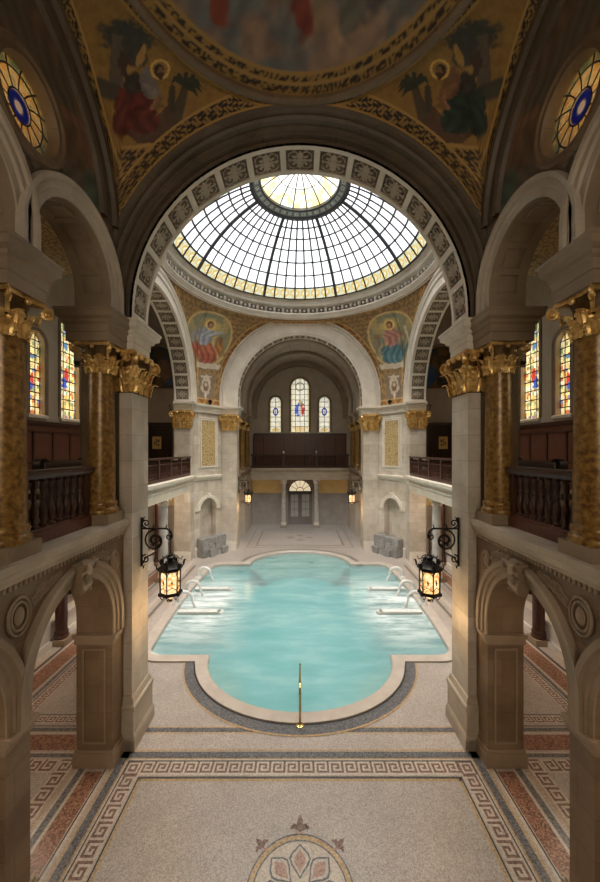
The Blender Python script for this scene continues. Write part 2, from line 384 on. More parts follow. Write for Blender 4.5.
# ------------------------------------------------------------------ painting helpers (colours on vertices)
def vnoise(x, y, seed=0):
    xi = np.floor(x).astype(int); yi = np.floor(y).astype(int); xf = x-xi; yf = y-yi
    h = lambda a, b: np.modf(np.abs(np.sin(a*127.1+b*311.7+seed*74.7)*43758.5453))[0]
    u = xf*xf*(3-2*xf); v = yf*yf*(3-2*yf)
    return (h(xi,yi)*(1-u)+h(xi+1,yi)*u)*(1-v)+(h(xi,yi+1)*(1-u)+h(xi+1,yi+1)*u)*v
def fbm(x, y, seed=0, o=4):
    s = 0; a = 0.5
    for k in range(o): s = s+a*vnoise(x*2**k, y*2**k, seed+k); a *= 0.5
    return s/0.94
class Canvas:
    def __init__(s, P, Q, base):
        s.P, s.Q = P, Q; s.C = np.ones(P.shape+(3,))*np.array(lin(base))
    def mix(s, mask, col):
        c = np.array(lin(col)); s.C = s.C*(1-mask[..., None])+c*mask[..., None]
    def ell(s, x, y, rx, ry, col, rot=0, soft=0.08, wob=0.0):
        dx, dy = s.P-x, s.Q-y; c, k = cos(rot), sin(rot); a = (dx*c+dy*k)/rx; b = (-dx*k+dy*c)/ry
        d = np.sqrt(a*a+b*b)
        if wob: d = d+wob*(vnoise(s.P*7, s.Q*7, 5)-0.5)
        s.mix(np.clip((1-d)/soft, 0, 1), col)
    def ring(s, x, y, r, wd, col):
        d = np.abs(np.hypot(s.P-x, s.Q-y)-r); s.mix(np.clip((wd-d)/0.015+0.5, 0, 1), col)
    def seg(s, x0, y0, x1, y1, wd, col, w2=None):
        dx, dy = x1-x0, y1-y0; L = dx*dx+dy*dy; t = np.clip(((s.P-x0)*dx+(s.Q-y0)*dy)/L, 0, 1)
        d = np.hypot(s.P-x0-t*dx, s.Q-y0-t*dy); ww = wd if w2 is None else wd+(w2-wd)*t
        s.mix(np.clip((ww-d)/0.03+0.5, 0, 1), col)
    def poly(s, pts, col):
        inside = np.zeros(s.P.shape, bool); n = len(pts)
        for i in range(n):
            (x0,y0),(x1,y1) = pts[i], pts[(i+1)%n]
            if y0 == y1: continue
            c = ((y0 > s.Q) != (y1 > s.Q)) & (s.P < (x1-x0)*(s.Q-y0)/(y1-y0)+x0); inside ^= c
        s.mix(inside.astype(float), col)
    def fold(s, freq, amt, mask=None, seed=1):
        v = 1+amt*(np.sin((s.P*1.0+0.35*np.sin(s.Q*3))*freq+3*vnoise(s.P*3, s.Q*3, seed)))
        if mask is not None: v = 1+(v-1)*mask
        s.C = s.C*v[..., None]
    def grain(s, sc=9, amt=0.35, seed=2):
        s.C = s.C*(1-amt/2+amt*fbm(s.P*sc, s.Q*sc, seed))[..., None]
    def band(s, mask, a, b, sc=14.0, seed=0):      # arabesque band
        u = s.P*sc; v = s.Q*sc
        k = np.sin(u+1.7*np.sin(v))*np.sin(v+1.7*np.sin(u*1.1+seed)); t = np.clip(k*3+0.35, 0, 1)
        ca, cb = np.array(lin(a)), np.array(lin(b)); col = ca*t[..., None]+cb*(1-t[..., None])
        s.C = s.C*(1-mask[..., None])+col*mask[..., None]
# ------------------------------------------------------------------ pool outline
def lobe(y0, sgn, a, b, n=26, t0=0.0, t1=PI):
    return [(a*cos(t0+(t1-t0)*i/n), y0+sgn*b*sin(t0+(t1-t0)*i/n)) for i in range(n+1)]
PC = 16.85
def pool_outline(d=0.0):
    """closed outline; d = offset outwards"""
    a, b = 3.1+d, 2.68+d
    right = []
    ys = 12.05-d; th = 0.02
    te = math.acos((12.1-ys)/b); low = [(a*sin(t), 12.1-b*cos(t)) for t in [te*i/16 for i in range(17)]]
    low = low[:-1] + [(a, ys)]
    rc = 0.55+d; cx, cy = 5.3+d-rc, ys+rc
    corner = [(cx+rc*sin(t), cy-rc*cos(t)) for t in [PI/2*i/6 for i in range(7)]]
    side = [(5.3+d+0.2*cos((y-PC)/4.4*PI/2), y) for y in [12.75+(PC-12.75)*i/6 for i in range(7)]]
    side[0] = (5.3+d+0.01, 12.75)
    half = low+corner+side
    top = [(x, 2*PC-y) for x, y in half[::-1]][1:]
    R = half+top
    L = [(-x, y) for x, y in R[::-1]][1:-1]
    return R+L
def ringstrip(mb, pa, pb, z, mi=0, za=None):
    n = len(pa); za = z if za is None else za
    for i in range(n):
        j = (i+1) % n
        mb.add([(*pa[i], za), (*pa[j], za), (*pb[j], z), (*pb[i], z)], [(0,1,2,3)], mi)
def fillpoly(mb, polys, z, mi=0):
    vs = [p for q in polys for p in q]
    fs = []
    for t in tessellate_polygon([[Vector((x,y,0)) for x,y in q] for q in polys]):
        a,b,c = (vs[i] for i in t); s = (b[0]-a[0])*(c[1]-a[1])-(b[1]-a[1])*(c[0]-a[0])
        fs.append(tuple(t) if s > 0 else tuple(t)[::-1])
    mb.add([(x,y,z) for x,y in vs], fs, mi)

# ------------------------------------------------------------------ floor with its inlays
FM = ['terrazzo', 'in_dark', 'in_ochre', 'in_brown', 'in_black', 'in_light', 'redgranite', 'in_rose', 'slab']
T, DK, OC, BR, BK, LT, RG, RS, SL = range(9)
fl = MB()
P42 = pool_outline(0.40)
fillpoly(fl, [[(-11.4,-8),(11.4,-8),(11.4,34.6),(-11.4,34.6)], P42], 0.0, T)
E = 0.004
def rect(x0, x1, y0, y1, mi, lv=1): fl.add([(x0,y0,E*lv),(x1,y0,E*lv),(x1,y1,E*lv),(x0,y1,E*lv)], [(0,1,2,3)], mi)
def sym(x0, x1, y0, y1, mi, lv=1): rect(x0,x1,y0,y1,mi,lv); rect(-x1,-x0,y0,y1,mi,lv)
KEY = ["1111110", "1000010", "1011010", "1010010", "1011110", "1000000", "1111111"]
def keystrip(org, du, dv, length, width, light=LT, dark=BR, lv=2):
    """greek key running along du, width along dv"""
    n = max(1, round(length/(width*1.0))); cu = length/(n*7); cv = width/7
    def cell(a0, a1, b0, b1, mi, l):
        q = [(org[0]+du[0]*a+dv[0]*b, org[1]+du[1]*a+dv[1]*b, E*l) for a, b in ((a0,b0),(a1,b0),(a1,b1),(a0,b1))]
        s = (q[1][0]-q[0][0])*(q[2][1]-q[0][1])-(q[1][1]-q[0][1])*(q[2][0]-q[0][0])
        fl.add(q if s > 0 else q[::-1], [(0,1,2,3)], mi)
    cell(0, length, 0, width, dark, lv)
    for r, row in enumerate(KEY):
        c = 0
        while c < 7*n:
            if row[c % 7] == '1':
                c2 = c
                while c2 < 7*n and row[c2 % 7] == '1': c2 += 1
                cell(c*cu, c2*cu, (6-r)*cv, (7-r)*cv, light, lv+1); c = c2
            else: c += 1
# main field frame in the front bay: outer x 3.90, inner 3.44
def frame_line(x, y, wd, mi, lv=1):      # U-shaped line, open towards the camera
    rect(-x, x, y-wd, y, mi, lv); sym(x-wd, x, -7, y, mi, lv)
frame_line(4.18, 8.27, 0.04, OC); frame_line(4.13, 8.21, 0.17, DK); frame_line(3.97, 8.05, 0.035, OC)
frame_line(3.93, 8.01, 0.03, LT); frame_line(3.90, 7.98, 0.035, BK)
keystrip((-3.55, 7.62), (1,0), (0,1), 7.10, 0.32)
for s_ in (-1, 1):
    keystrip((s_*3.87, 7.62-0.32*26), (0,1), (-s_,0), 0.32*26, 0.32)
    # corner square
    x0, x1 = sorted((s_*3.55, s_*3.87)); rect(x0, x1, 7.62, 7.94, BR, 2); rect(x0+.03, x1-.03, 7.65, 7.91, LT, 3); rect(x0+.07, x1-.07, 7.69, 7.87, BR, 4); rect(x0+.12, x1-.12, 7.74, 7.82, LT, 5)
frame_line(3.55, 7.62, 0.03, LT, 3); frame_line(3.50, 7.57, 0.03, BK); frame_line(3.46, 7.53, 0.05, OC)
# red granite strip under the arcade
sym(4.24, 4.29, -7, 7.8, LT); sym(4.29, 4.32, -7, 7.8, BK); sym(4.34, 4.70, -7, 7.7, RG); sym(4.72, 4.75, -7, 7.8, LT); sym(4.77, 4.90, -7, 7.8, DK); sym(4.92, 4.95, -7, 7.8, LT)
# aisle frame
sym(5.02, 5.06, -7, 8.1, OC)
for s_ in (-1, 1):
    keystrip((s_*5.08, 0.0), (0,1), (s_,0), 8.0, 0.34, LT, BR)
    keystrip((s_*5.46, 7.66), (s_,0), (0,1), 3.0, 0.34, LT, BR)
    keystrip((s_*5.3, 9.05), (s_,0), (0,1), 1.9, 0.26, LT, BR)
    keystrip((s_*7.18, 9.4), (0,1), (s_,0), 13.0, 0.28, LT, BR)
sym(5.0, 9.0, 8.06, 8.16, DK); sym(5.0, 9.0, 8.18, 8.21, LT)
sym(5.0, 9.0, 8.25, 8.70, RG); sym(5.0, 9.0, 8.73, 8.77, LT); sym(5.0, 9.0, 8.80, 8.92, DK); sym(5.0, 9.0, 8.96, 8.99, BK)
sym(5.3, 7.2, 9.34, 9.37, BK)
sym(7.50, 7.53, 9, 23, BK); sym(7.58, 7.70, 9, 23, DK); sym(7.74, 7.77, 9, 23, LT); sym(7.80, 8.35, 9, 23, RG); sym(8.38, 8.41, 9, 23, LT); sym(8.45, 8.55, 9, 23, BK)
# band between the great piers
rect(-4.0, 4.0, 8.92, 8.955, OC, 1); rect(-4.0, 4.0, 8.78, 8.92, DK, 1); rect(-4.0, 4.0, 8.745, 8.78, OC, 1)
# bands around the pool lobes
def lobeband(d0, d1, mi, lv, yc, sg):
    a = [((3.1+d0)*cos(t), yc+sg*(2.68+d0)*sin(t)) for t in [PI*i/48 for i in range(49)]]
    b = [((3.1+d1)*cos(t), yc+sg*(2.68+d1)*sin(t)) for t in [PI*i/48 for i in range(49)]]
    for i in range(48):
        q = [(*a[i],E*lv),(*a[i+1],E*lv),(*b[i+1],E*lv),(*b[i],E*lv)]
        s = (q[1][0]-q[0][0])*(q[2][1]-q[0][1])-(q[1][1]-q[0][1])*(q[2][0]-q[0][0])
        fl.add(q if s > 0 else q[::-1], [(0,1,2,3)], mi)
for yc, sg in ((11.6, -1), (22.1, 1)):
    yb = 12.1 if sg < 0 else 21.6
    lobeband(0.40, 0.45, BK, 4, yb, sg); lobeband(0.45, 0.74, DK, 3, yb, sg); lobeband(0.74, 0.79, OC, 3, yb, sg)
# band along the sides of the pool hall
sym(6.30, 6.34, 12.3, 21.5, OC); sym(6.36, 6.50, 12.3, 21.5, DK); sym(6.52, 6.56, 12.3, 21.5, OC)
sym(6.72, 6.90, 12.3, 22.4, LT)
# far field
def farframe(x, y0, y1, wd, mi):
    rect(-x,x,y0,y0+wd,mi); rect(-x,x,y1-wd,y1,mi); sym(x-wd,x,y0,y1,mi)
farframe(3.9, 25.4, 31.4, 0.08, DK); farframe(3.6, 25.7, 31.1, 0.05, OC); farframe(3.3, 25.9, 30.9, 0.14, BR)
for a in range(4):
    t = a*PI/2; cx, cy = 0.75*cos(t), 28.3+0.75*sin(t)
    rect(cx-.32, cx+.32, cy-.32, cy+.32, RS, 1); rect(cx-.2, cx+.2, cy-.2, cy+.2, DK, 2)
rect(-1.3, 1.3, 30.0, 30.15, DK)
# medallion with lilies in the near field
MC = (0.0, 5.57)
def disc(cx, cy, r0, r1, mi, lv, n=64, a0=0, a1=2*PI):
    for i in range(n):
        t0, t1 = a0+(a1-a0)*i/n, a0+(a1-a0)*(i+1)/n
        fl.add([(cx+r0*cos(t0),cy+r0*sin(t0),E*lv),(cx+r1*cos(t0),cy+r1*sin(t0),E*lv),(cx+r1*cos(t1),cy+r1*sin(t1),E*lv),(cx+r0*cos(t1),cy+r0*sin(t1),E*lv)], [(0,1,2,3)], mi)
disc(*MC, 0.77, 0.88, OC, 1); disc(*MC, 0.86, 0.885, DK, 2); disc(*MC, 0.76, 0.785, DK, 2); disc(*MC, 0.0, 0.76, LT, 1)
def petal(cx, cy, ang, L, W, mi, lv, tip=0.35):
    c, s = cos(ang), sin(ang); pts = []
    prof = [(0,0.05),(0.15,0.30),(0.35,0.75),(0.55,1.0),(0.72,0.8),(0.85,0.42),(1,0)]
    for t, wv in prof: pts.append((t*L, wv*W))
    for t, wv in prof[-2::-1]: pts.append((t*L, -wv*W))
    q = [(cx+c*a-s*b, cy+s*a+c*b) for a, b in pts]
    fillpoly(fl, [q], E*lv, mi)
for k in range(8):
    a = PI/2+k*PI/4
    petal(MC[0]+0.2*cos(a), MC[1]+0.2*sin(a), a, 0.52, 0.19, DK, 2); petal(MC[0]+0.24*cos(a), MC[1]+0.24*sin(a), a, 0.44, 0.155, LT, 3)
    petal(MC[0]+0.28*cos(a), MC[1]+0.28*sin(a), a, 0.34, 0.10, RS, 4)
for k, sc in ((0, 1.0), (1, .75), (-1, .75), (2, .8), (-2, .8), (4, 1)):
    a = PI/2+k*PI/4 if abs(k) != 1 else PI/2+k*0.78
    x, y = MC[0]+0.89*cos(a), MC[1]+0.89*sin(a)
    petal(x, y, a, 0.34*sc, 0.06*sc, BR, 1)
    for g in (-1, 1):
        petal(x+.03*cos(a), y+.03*sin(a), a+g*0.75, 0.20*sc, 0.045*sc, BR, 2); petal(x+.17*sc*cos(a+g*.55), y+.17*sc*sin(a+g*.55), a+g*2.2, 0.12*sc, 0.035*sc, BR, 2)
    rect(x-.05, x+.05, y-.015, y+.015, RS, 3)
floor = struct(fl.build('floor', FM))

# ------------------------------------------------------------------ pool
pool = thing('pool', 'large lobed turquoise pool sunk in the hall floor beneath the glass dome', 'pool', (0, PC, 0))
mb = MB(); O0 = pool_outline(0.0); O1 = pool_outline(0.40); O2 = pool_outline(0.03)
ringstrip(mb, O2, O1, 0.05, 0); ringstrip(mb, O1, O1, 0.05, 0, 0.0-0.05); ringstrip(mb, O2, O0, 0.02, 0, 0.05); ringstrip(mb, O0, O0, -0.35, 0, 0.02)
part(mb, 'coping', 'coping', pool, True)
mb = MB(); ringstrip(mb, O0, O0, -1.35, 0, -0.35); fillpoly(mb, [O0], -1.35, 0)
part(mb, 'basin', 'pooltile', pool)
mb = MB()
for yc, sg in ((12.1, -1), (21.6, 1)):
    mb = MB()
    for k, (d, z) in enumerate(((-0.42, -0.30), (-0.75, -0.62), (-1.08, -0.95))):
        a = [((3.1)*cos(t), yc+sg*2.68*sin(t)) for t in [PI*i/32 for i in range(33)]]
        b = [((3.1+d)*cos(t), yc+sg*(2.68+d)*sin(t)) for t in [PI*i/32 for i in range(33)]]
        for i in range(32):
            mb.add([(*a[i],z),(*a[i+1],z),(*b[i+1],z),(*b[i],z)], [(0,1,2,3)]); mb.add([(*b[i],z),(*b[i+1],z),(*b[i+1],z-.33),(*b[i],z-.33)], [(0,1,2,3)])
    part(mb, 'submerged_steps', 'slab', pool)
mb = MB(); nx, ny = 90, 120
# water surface cut to the outline: rows across
inner = pool_outline(-0.002)
fillpoly(mb, [inner], -0.11, 0)
wt = part(mb, 'water_surface', 'water', pool); wt['label'] = 'turquoise water with white foam near both sides'
for sx in (-1, 1):
    for k, (y, xe) in enumerate(((15.4, 3.5), (17.95, 3.55))):
        mb = MB(); x0, x1 = xe, 5.35
        mb.box(x0, x1, y-.09, y+.09, -1.3, 0.0); mb.lathe([(0.0,0.02),(0.13,0.02),(0.15,-0.02),(0.15,-0.10),(0.09,-0.14),(0.09,-1.3)], (x0, y, 0), 16); mb.box(x0, x1, y-.13, y+.13, -.05, 0.02)
        if sx < 0: mb.xf(lambda x,y,z: (-x,y,z))
        part(mb, 'divider_wall', 'jet', pool)

spoutL = None
for k, y in enumerate((16.0, 17.3, 19.3)):
    t = thing('water_spout', '', 'fountain', (5.62, y, 0.05), 'marble swan-neck spouts beside the pool')
    mb = MB(); path = [(5.62, y, 0.05)]+[(5.62-0.34+0.34*cos(a), y, 0.30+0.30*sin(a)) for a in [PI*i/12 for i in range(13)]]+[(4.93, y, 0.15)]
    mb.tube(path, 0.10, 10, r2=0.055); part(mb, 'spout', 'jet', t, True)
    mb = MB(); mb.lathe([(0,0.09),(0.16,0.09),(0.19,0.03),(0.21,0.0),(0.21,-0.002)], (5.62,y,0.05), 16); part(mb, 'foot', 'jet', t, True)
    mb = MB(); mb.tube([(4.93,y,0.16),(4.86,y,0.05),(4.80,y,-0.11)], 0.045, 8, r2=0.08); part(mb, 'falling_water', 'jet', t, True)
    nm = ['nearest', 'middle', 'farthest'][k]
    t['label'] = f'white curved water spout on the right pool edge, {nm} of the three there'
    mirror(t, f'white curved water spout on the left pool edge, {nm} of the three there')

hr = thing('handrail', 'thin brass handrail at the near end of the pool, on the centre line', 'handrail', (0, 9.0, 0))
mb = MB(); mb.tube([(0,9.0,0.0),(0,9.0,0.80),(0,9.06,0.92),(0,9.2,0.97),(0,10.25,0.80),(0,10.38,0.70),(0,10.42,0.55),(0,10.42,-0.62)], 0.032, 10)
part(mb, 'rail', 'brass', hr, True)
mb = MB(); mb.lathe([(0,0.05),(0.05,0.05),(0.06,0.03),(0.12,0.02),(0.12,0)], (0,9.0,0.012), 16); part(mb, 'floor_flange', 'brass', hr, True)
dr = MB(); dr.lathe([(0,0.012),(0.09,0.012),(0.09,0)], (0.0, 7.78, 0.02), 16)
# ------------------------------------------------------------------ generic ornament
def spiral(c, u, v, r0, turns, n=22, a0=0.0, sg=1):
    c, u, v = Vector(c), Vector(u), Vector(v)
    return [c+(u*cos(a0+sg*2*PI*turns*i/n)+v*sin(a0+sg*2*PI*turns*i/n))*(r0*(1-0.82*i/n)) for i in range(n+1)]
def leaf(mb, p, nrm, z0, hh, wd, out, nu=7, nt=13):
    n = Vector((*nrm, 0)).normalized(); s = Vector((-n.y, n.x, 0)); rows = []
    for i in range(nu):
        a = (i/(nu-1))*2-1; row = []
        for j in range(nt):
            t = j/(nt-1); curl = max(0, (t-0.62)/0.38)
            z = z0+hh*(t-0.30*curl**2); o = 0.02+out*(t**2.2)+0.25*out*curl
            wv = wd*0.5*(0.55+0.6*sin(PI*min(1, t*0.9+0.1)))*(1-0.6*curl)*(0.80+0.26*(j % 3 != 0)*abs(a))
            o += (1-a*a)*wd*0.10+0.05*wd*cos(a*9)
            q = Vector((p[0], p[1], 0))+n*o+s*(a*wv); row.append((q.x, q.y, z))
        rows.append(row)
    mb.grid(np.array(rows))
def capital(mb, cx, cy, z0, h, r, square=None):
    """gilded leafy capital; square=(hx,hy) for piers"""
    if square:
        hx, hy = square
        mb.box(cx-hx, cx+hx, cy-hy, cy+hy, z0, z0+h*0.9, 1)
        pts = []
        for s in (-1, 1):
            nx = max(1, round(2*hx/(h*0.34))); ny = max(1, round(2*hy/(h*0.34)))
            for i in range(nx): pts.append((cx-hx+2*hx*(i+.5)/nx, cy+s*hy, 0, s, 2*hx/nx))
            for i in range(ny): pts.append((cx+s*hx, cy-hy+2*hy*(i+.5)/ny, s, 0, 2*hy/ny))
        cor = [(cx+a*hx, cy+b*hy, a, b) for a in (-1,1) for b in (-1,1)]
        for x, y, a, b, wd in pts:
            leaf(mb, (x,y), (a,b), z0+0.02, h*0.42, wd*0.82, h*0.13)
            leaf(mb, (x,y), (a,b), z0+h*0.22, h*0.50, wd*0.7, h*0.17)
            mb.ball((x+a*h*0.14, y+b*h*0.14, z0+h*0.86), h*0.075, 8)
        for x, y, a, b in cor: leaf(mb, (x,y), (a,b), z0+0.02, h*0.44, h*0.32, h*0.17); leaf(mb, (x,y), (a,b), z0+h*0.25, h*0.5, h*0.28, h*0.22)
        ax, ay = hx+h*0.10, hy+h*0.10
    else:
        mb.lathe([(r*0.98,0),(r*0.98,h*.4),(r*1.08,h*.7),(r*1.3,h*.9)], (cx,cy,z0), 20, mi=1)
        for k in range(8):
            t = 2*PI*k/8; c, s = cos(t), sin(t)
            leaf(mb, (cx+r*c, cy+r*s), (c,s), z0+0.01, h*0.42, r*0.85, h*0.16)
            t += PI/8; c, s = cos(t), sin(t)
            leaf(mb, (cx+r*c, cy+r*s), (c,s), z0+h*0.2, h*0.52, r*0.8, h*0.22)
        q = r*1.12; cor = [(cx+a*q, cy+b*q, a, b) for a in (-1,1) for b in (-1,1)]; ax = ay = r*1.42
        for k in range(4):
            c, s = cos(k*PI/2), sin(k*PI/2); mb.ball((cx+c*r*1.38, cy+s*r*1.38, z0+h*0.84), h*0.07, 8)
    for x, y, a, b in cor:            # volutes
        d = Vector((a, b, 0)).normalized(); c0 = Vector((x, y, z0+h*0.76))+d*h*0.16
        mb.tube([Vector((x,y,z0+h*0.45)), Vector((x,y,z0+h*0.66))+d*h*0.04]+spiral(c0, Vector((0,0,1)), d, h*0.145, 1.4), h*0.042, 5)
        s = Vector((-d.y, d.x, 0)); mb.ball(tuple(c0), h*0.07, 8)
    # abacus with hollow sides
    pts = []
    for k in range(4):
        c, s = (1,0,-1,0)[k], (0,1,0,-1)[k]
        for i in range(7):
            t = -1+2*i/7; dep = 1-0.16*(1-t*t) if not square else 1-0.05*(1-t*t)
            x = (c*dep-s*t); y = (s*dep+c*t); pts.append((cx+x*ax, cy+y*ay))
    mb.prism(pts, z0+h*0.90, z0+h)
def relief_mesh():
    """unit carved panel: scrolls raised on a ground, 1x1, height 1"""
    n = 25; P = np.zeros((n, n, 3))
    for i in range(n):
        for j in range(n):
            x, y = i/(n-1)*2-1, j/(n-1)*2-1; h = 0
            for sx in (-1, 1):
                for sy in (-1, 1):
                    dx, dy = x-sx*0.45, y-sy*0.45; r = math.hypot(dx, dy); t = math.atan2(dy*sy, dx*sx)
                    if r < 0.5: h = max(h, 0.5+0.5*sin(t+r*17), 1 if r < 0.1 else 0)
            if abs(x) < 0.10 or (abs(y) < 0.10): h = max(h, 0.75)
            if x*x+y*y < 0.06: h = 1
            if max(abs(x), abs(y)) > 0.93: h = 0
            P[i, j] = (x/2, y/2, h)
    return P
RELIEF = relief_mesh()
def relief_panel(mb, fn, mi=0):
    """fn(u,v,h) -> xyz with u,v in -.5...5"""
    P = RELIEF.copy(); n = P.shape[0]
    for i in range(n):
        for j in range(n): P[i, j] = fn(*RELIEF[i, j])
    k = len(mb.f); mb.grid(P, mi)
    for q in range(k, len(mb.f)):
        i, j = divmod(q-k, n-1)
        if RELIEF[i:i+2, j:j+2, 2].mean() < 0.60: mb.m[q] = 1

# ------------------------------------------------------------------ coffered arches
def coffered_arch(name, label, place, loc, c, zs, r, w0, w1, npan, band=0.12, rim=None, zb=None, mats=('trim', 'relief'), t0=0.0, t1=PI, group=None, deep=0.06, face=None):
    root = thing(name, label, 'arch', loc, group)
    mb = MB()
    # edge bands and cross ribs of the soffit
    archband(mb, place, c, zs, [(deep, w0), (0, w0), (0, w0+band), (deep, w0+band)], r, r, 64, zb)
    archband(mb, place, c, zs, [(deep, w1-band), (0, w1-band), (0, w1), (deep, w1)], r, r, 64, zb)
    st = (t1-t0)/npan; ribw = 0.055/r*r/r
    for k in range(npan+1):
        t = t0+st*k; da = 0.07/r
        rows = []
        for a, rr in ((t-da, r+deep), (t-da, r), (t+da, r), (t+da, r+deep)):
            rows.append([place(c+rr*cos(a), w0+band, zs+rr*sin(a)), place(c+rr*cos(a), w1-band, zs+rr*sin(a))])
        mb.grid(np.array(rows))
    if face: 
        for prof in face: archband(mb, place, c, zs, prof, r, r, 72, zb)
    part(mb, 'archivolt', mats[0], root, True)
    wc = (w0+w1)/2; hw = (w1-w0)/2-band
    for k in range(npan):
        t = t0+st*(k+.5); hw2 = r*st/2-0.07; mb = MB()
        def fn(u, v, h, t=t): 
            a = t+u*2*hw2*0.92/r; rr = r+deep-0.004-h*0.055
            return place(c+rr*cos(a), wc+v*2*hw*0.92, zs+rr*sin(a))
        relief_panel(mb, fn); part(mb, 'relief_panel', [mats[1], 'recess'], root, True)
    return root
Z0 = 10.33
near_face = [[(0,0),(0.16,0.0)], [(0.16,0.0),(0.16,-0.13),(0.22,-0.13),(0.26,-0.2),(0.31,-0.2),(0.31,-0.34),(0.36,-0.38),(0.40,-0.36),(0.44,-0.46),(0.52,-0.48)]]
coffered_arch('coffered_arch', 'great near arch with carved square panels under the vault, framing the dome', PY(8.33), (0, 8.33, Z0-.2), 0, Z0, 4.0, 0.0, 0.88, 15, zb=10.14)
gm = thing('moulded_arch_ring', 'dark stepped stone mouldings around the outside of the great near arch', 'moulding', (0, 8.3, Z0))
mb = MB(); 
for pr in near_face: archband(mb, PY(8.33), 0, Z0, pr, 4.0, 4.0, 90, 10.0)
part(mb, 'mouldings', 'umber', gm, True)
sa = coffered_arch('coffered_arch', 'coffered side arch over the right balcony of the pool hall', PX(6.96), (6.96, 17.35, 10.2), 17.35, 10.23, 4.9, 0.0, 1.05, 19, zb=10.14,
    face=[[(0,0),(0,-.05),(0.42,-.05),(0.46,-.12),(0.62,-.12),(0.66,-.08),(0.74,-.16),(0.86,-.16),(0.88,0)]], deep=0.07)
mirror(sa, 'coffered side arch over the left balcony of the pool hall')
coffered_arch('coffered_arch', 'broad far arch opening to the end gallery under the dome', PY(24.9), (0, 24.9, 10.8), 0, H+3.75, 4.42, 0.0, 0.9, 17, zb=10.14,
    face=[[(0,0),(0,-.06),(.07,-.06),(.08,-.01),(.13,-.01),(.14,-.07),(.95,-.07),(.97,-.15),(1.04,-.15),(1.06,-.08),(1.13,-.08),(1.16,-.22),(1.27,-.22),(1.30,0)]], mats=('trim','relief'))

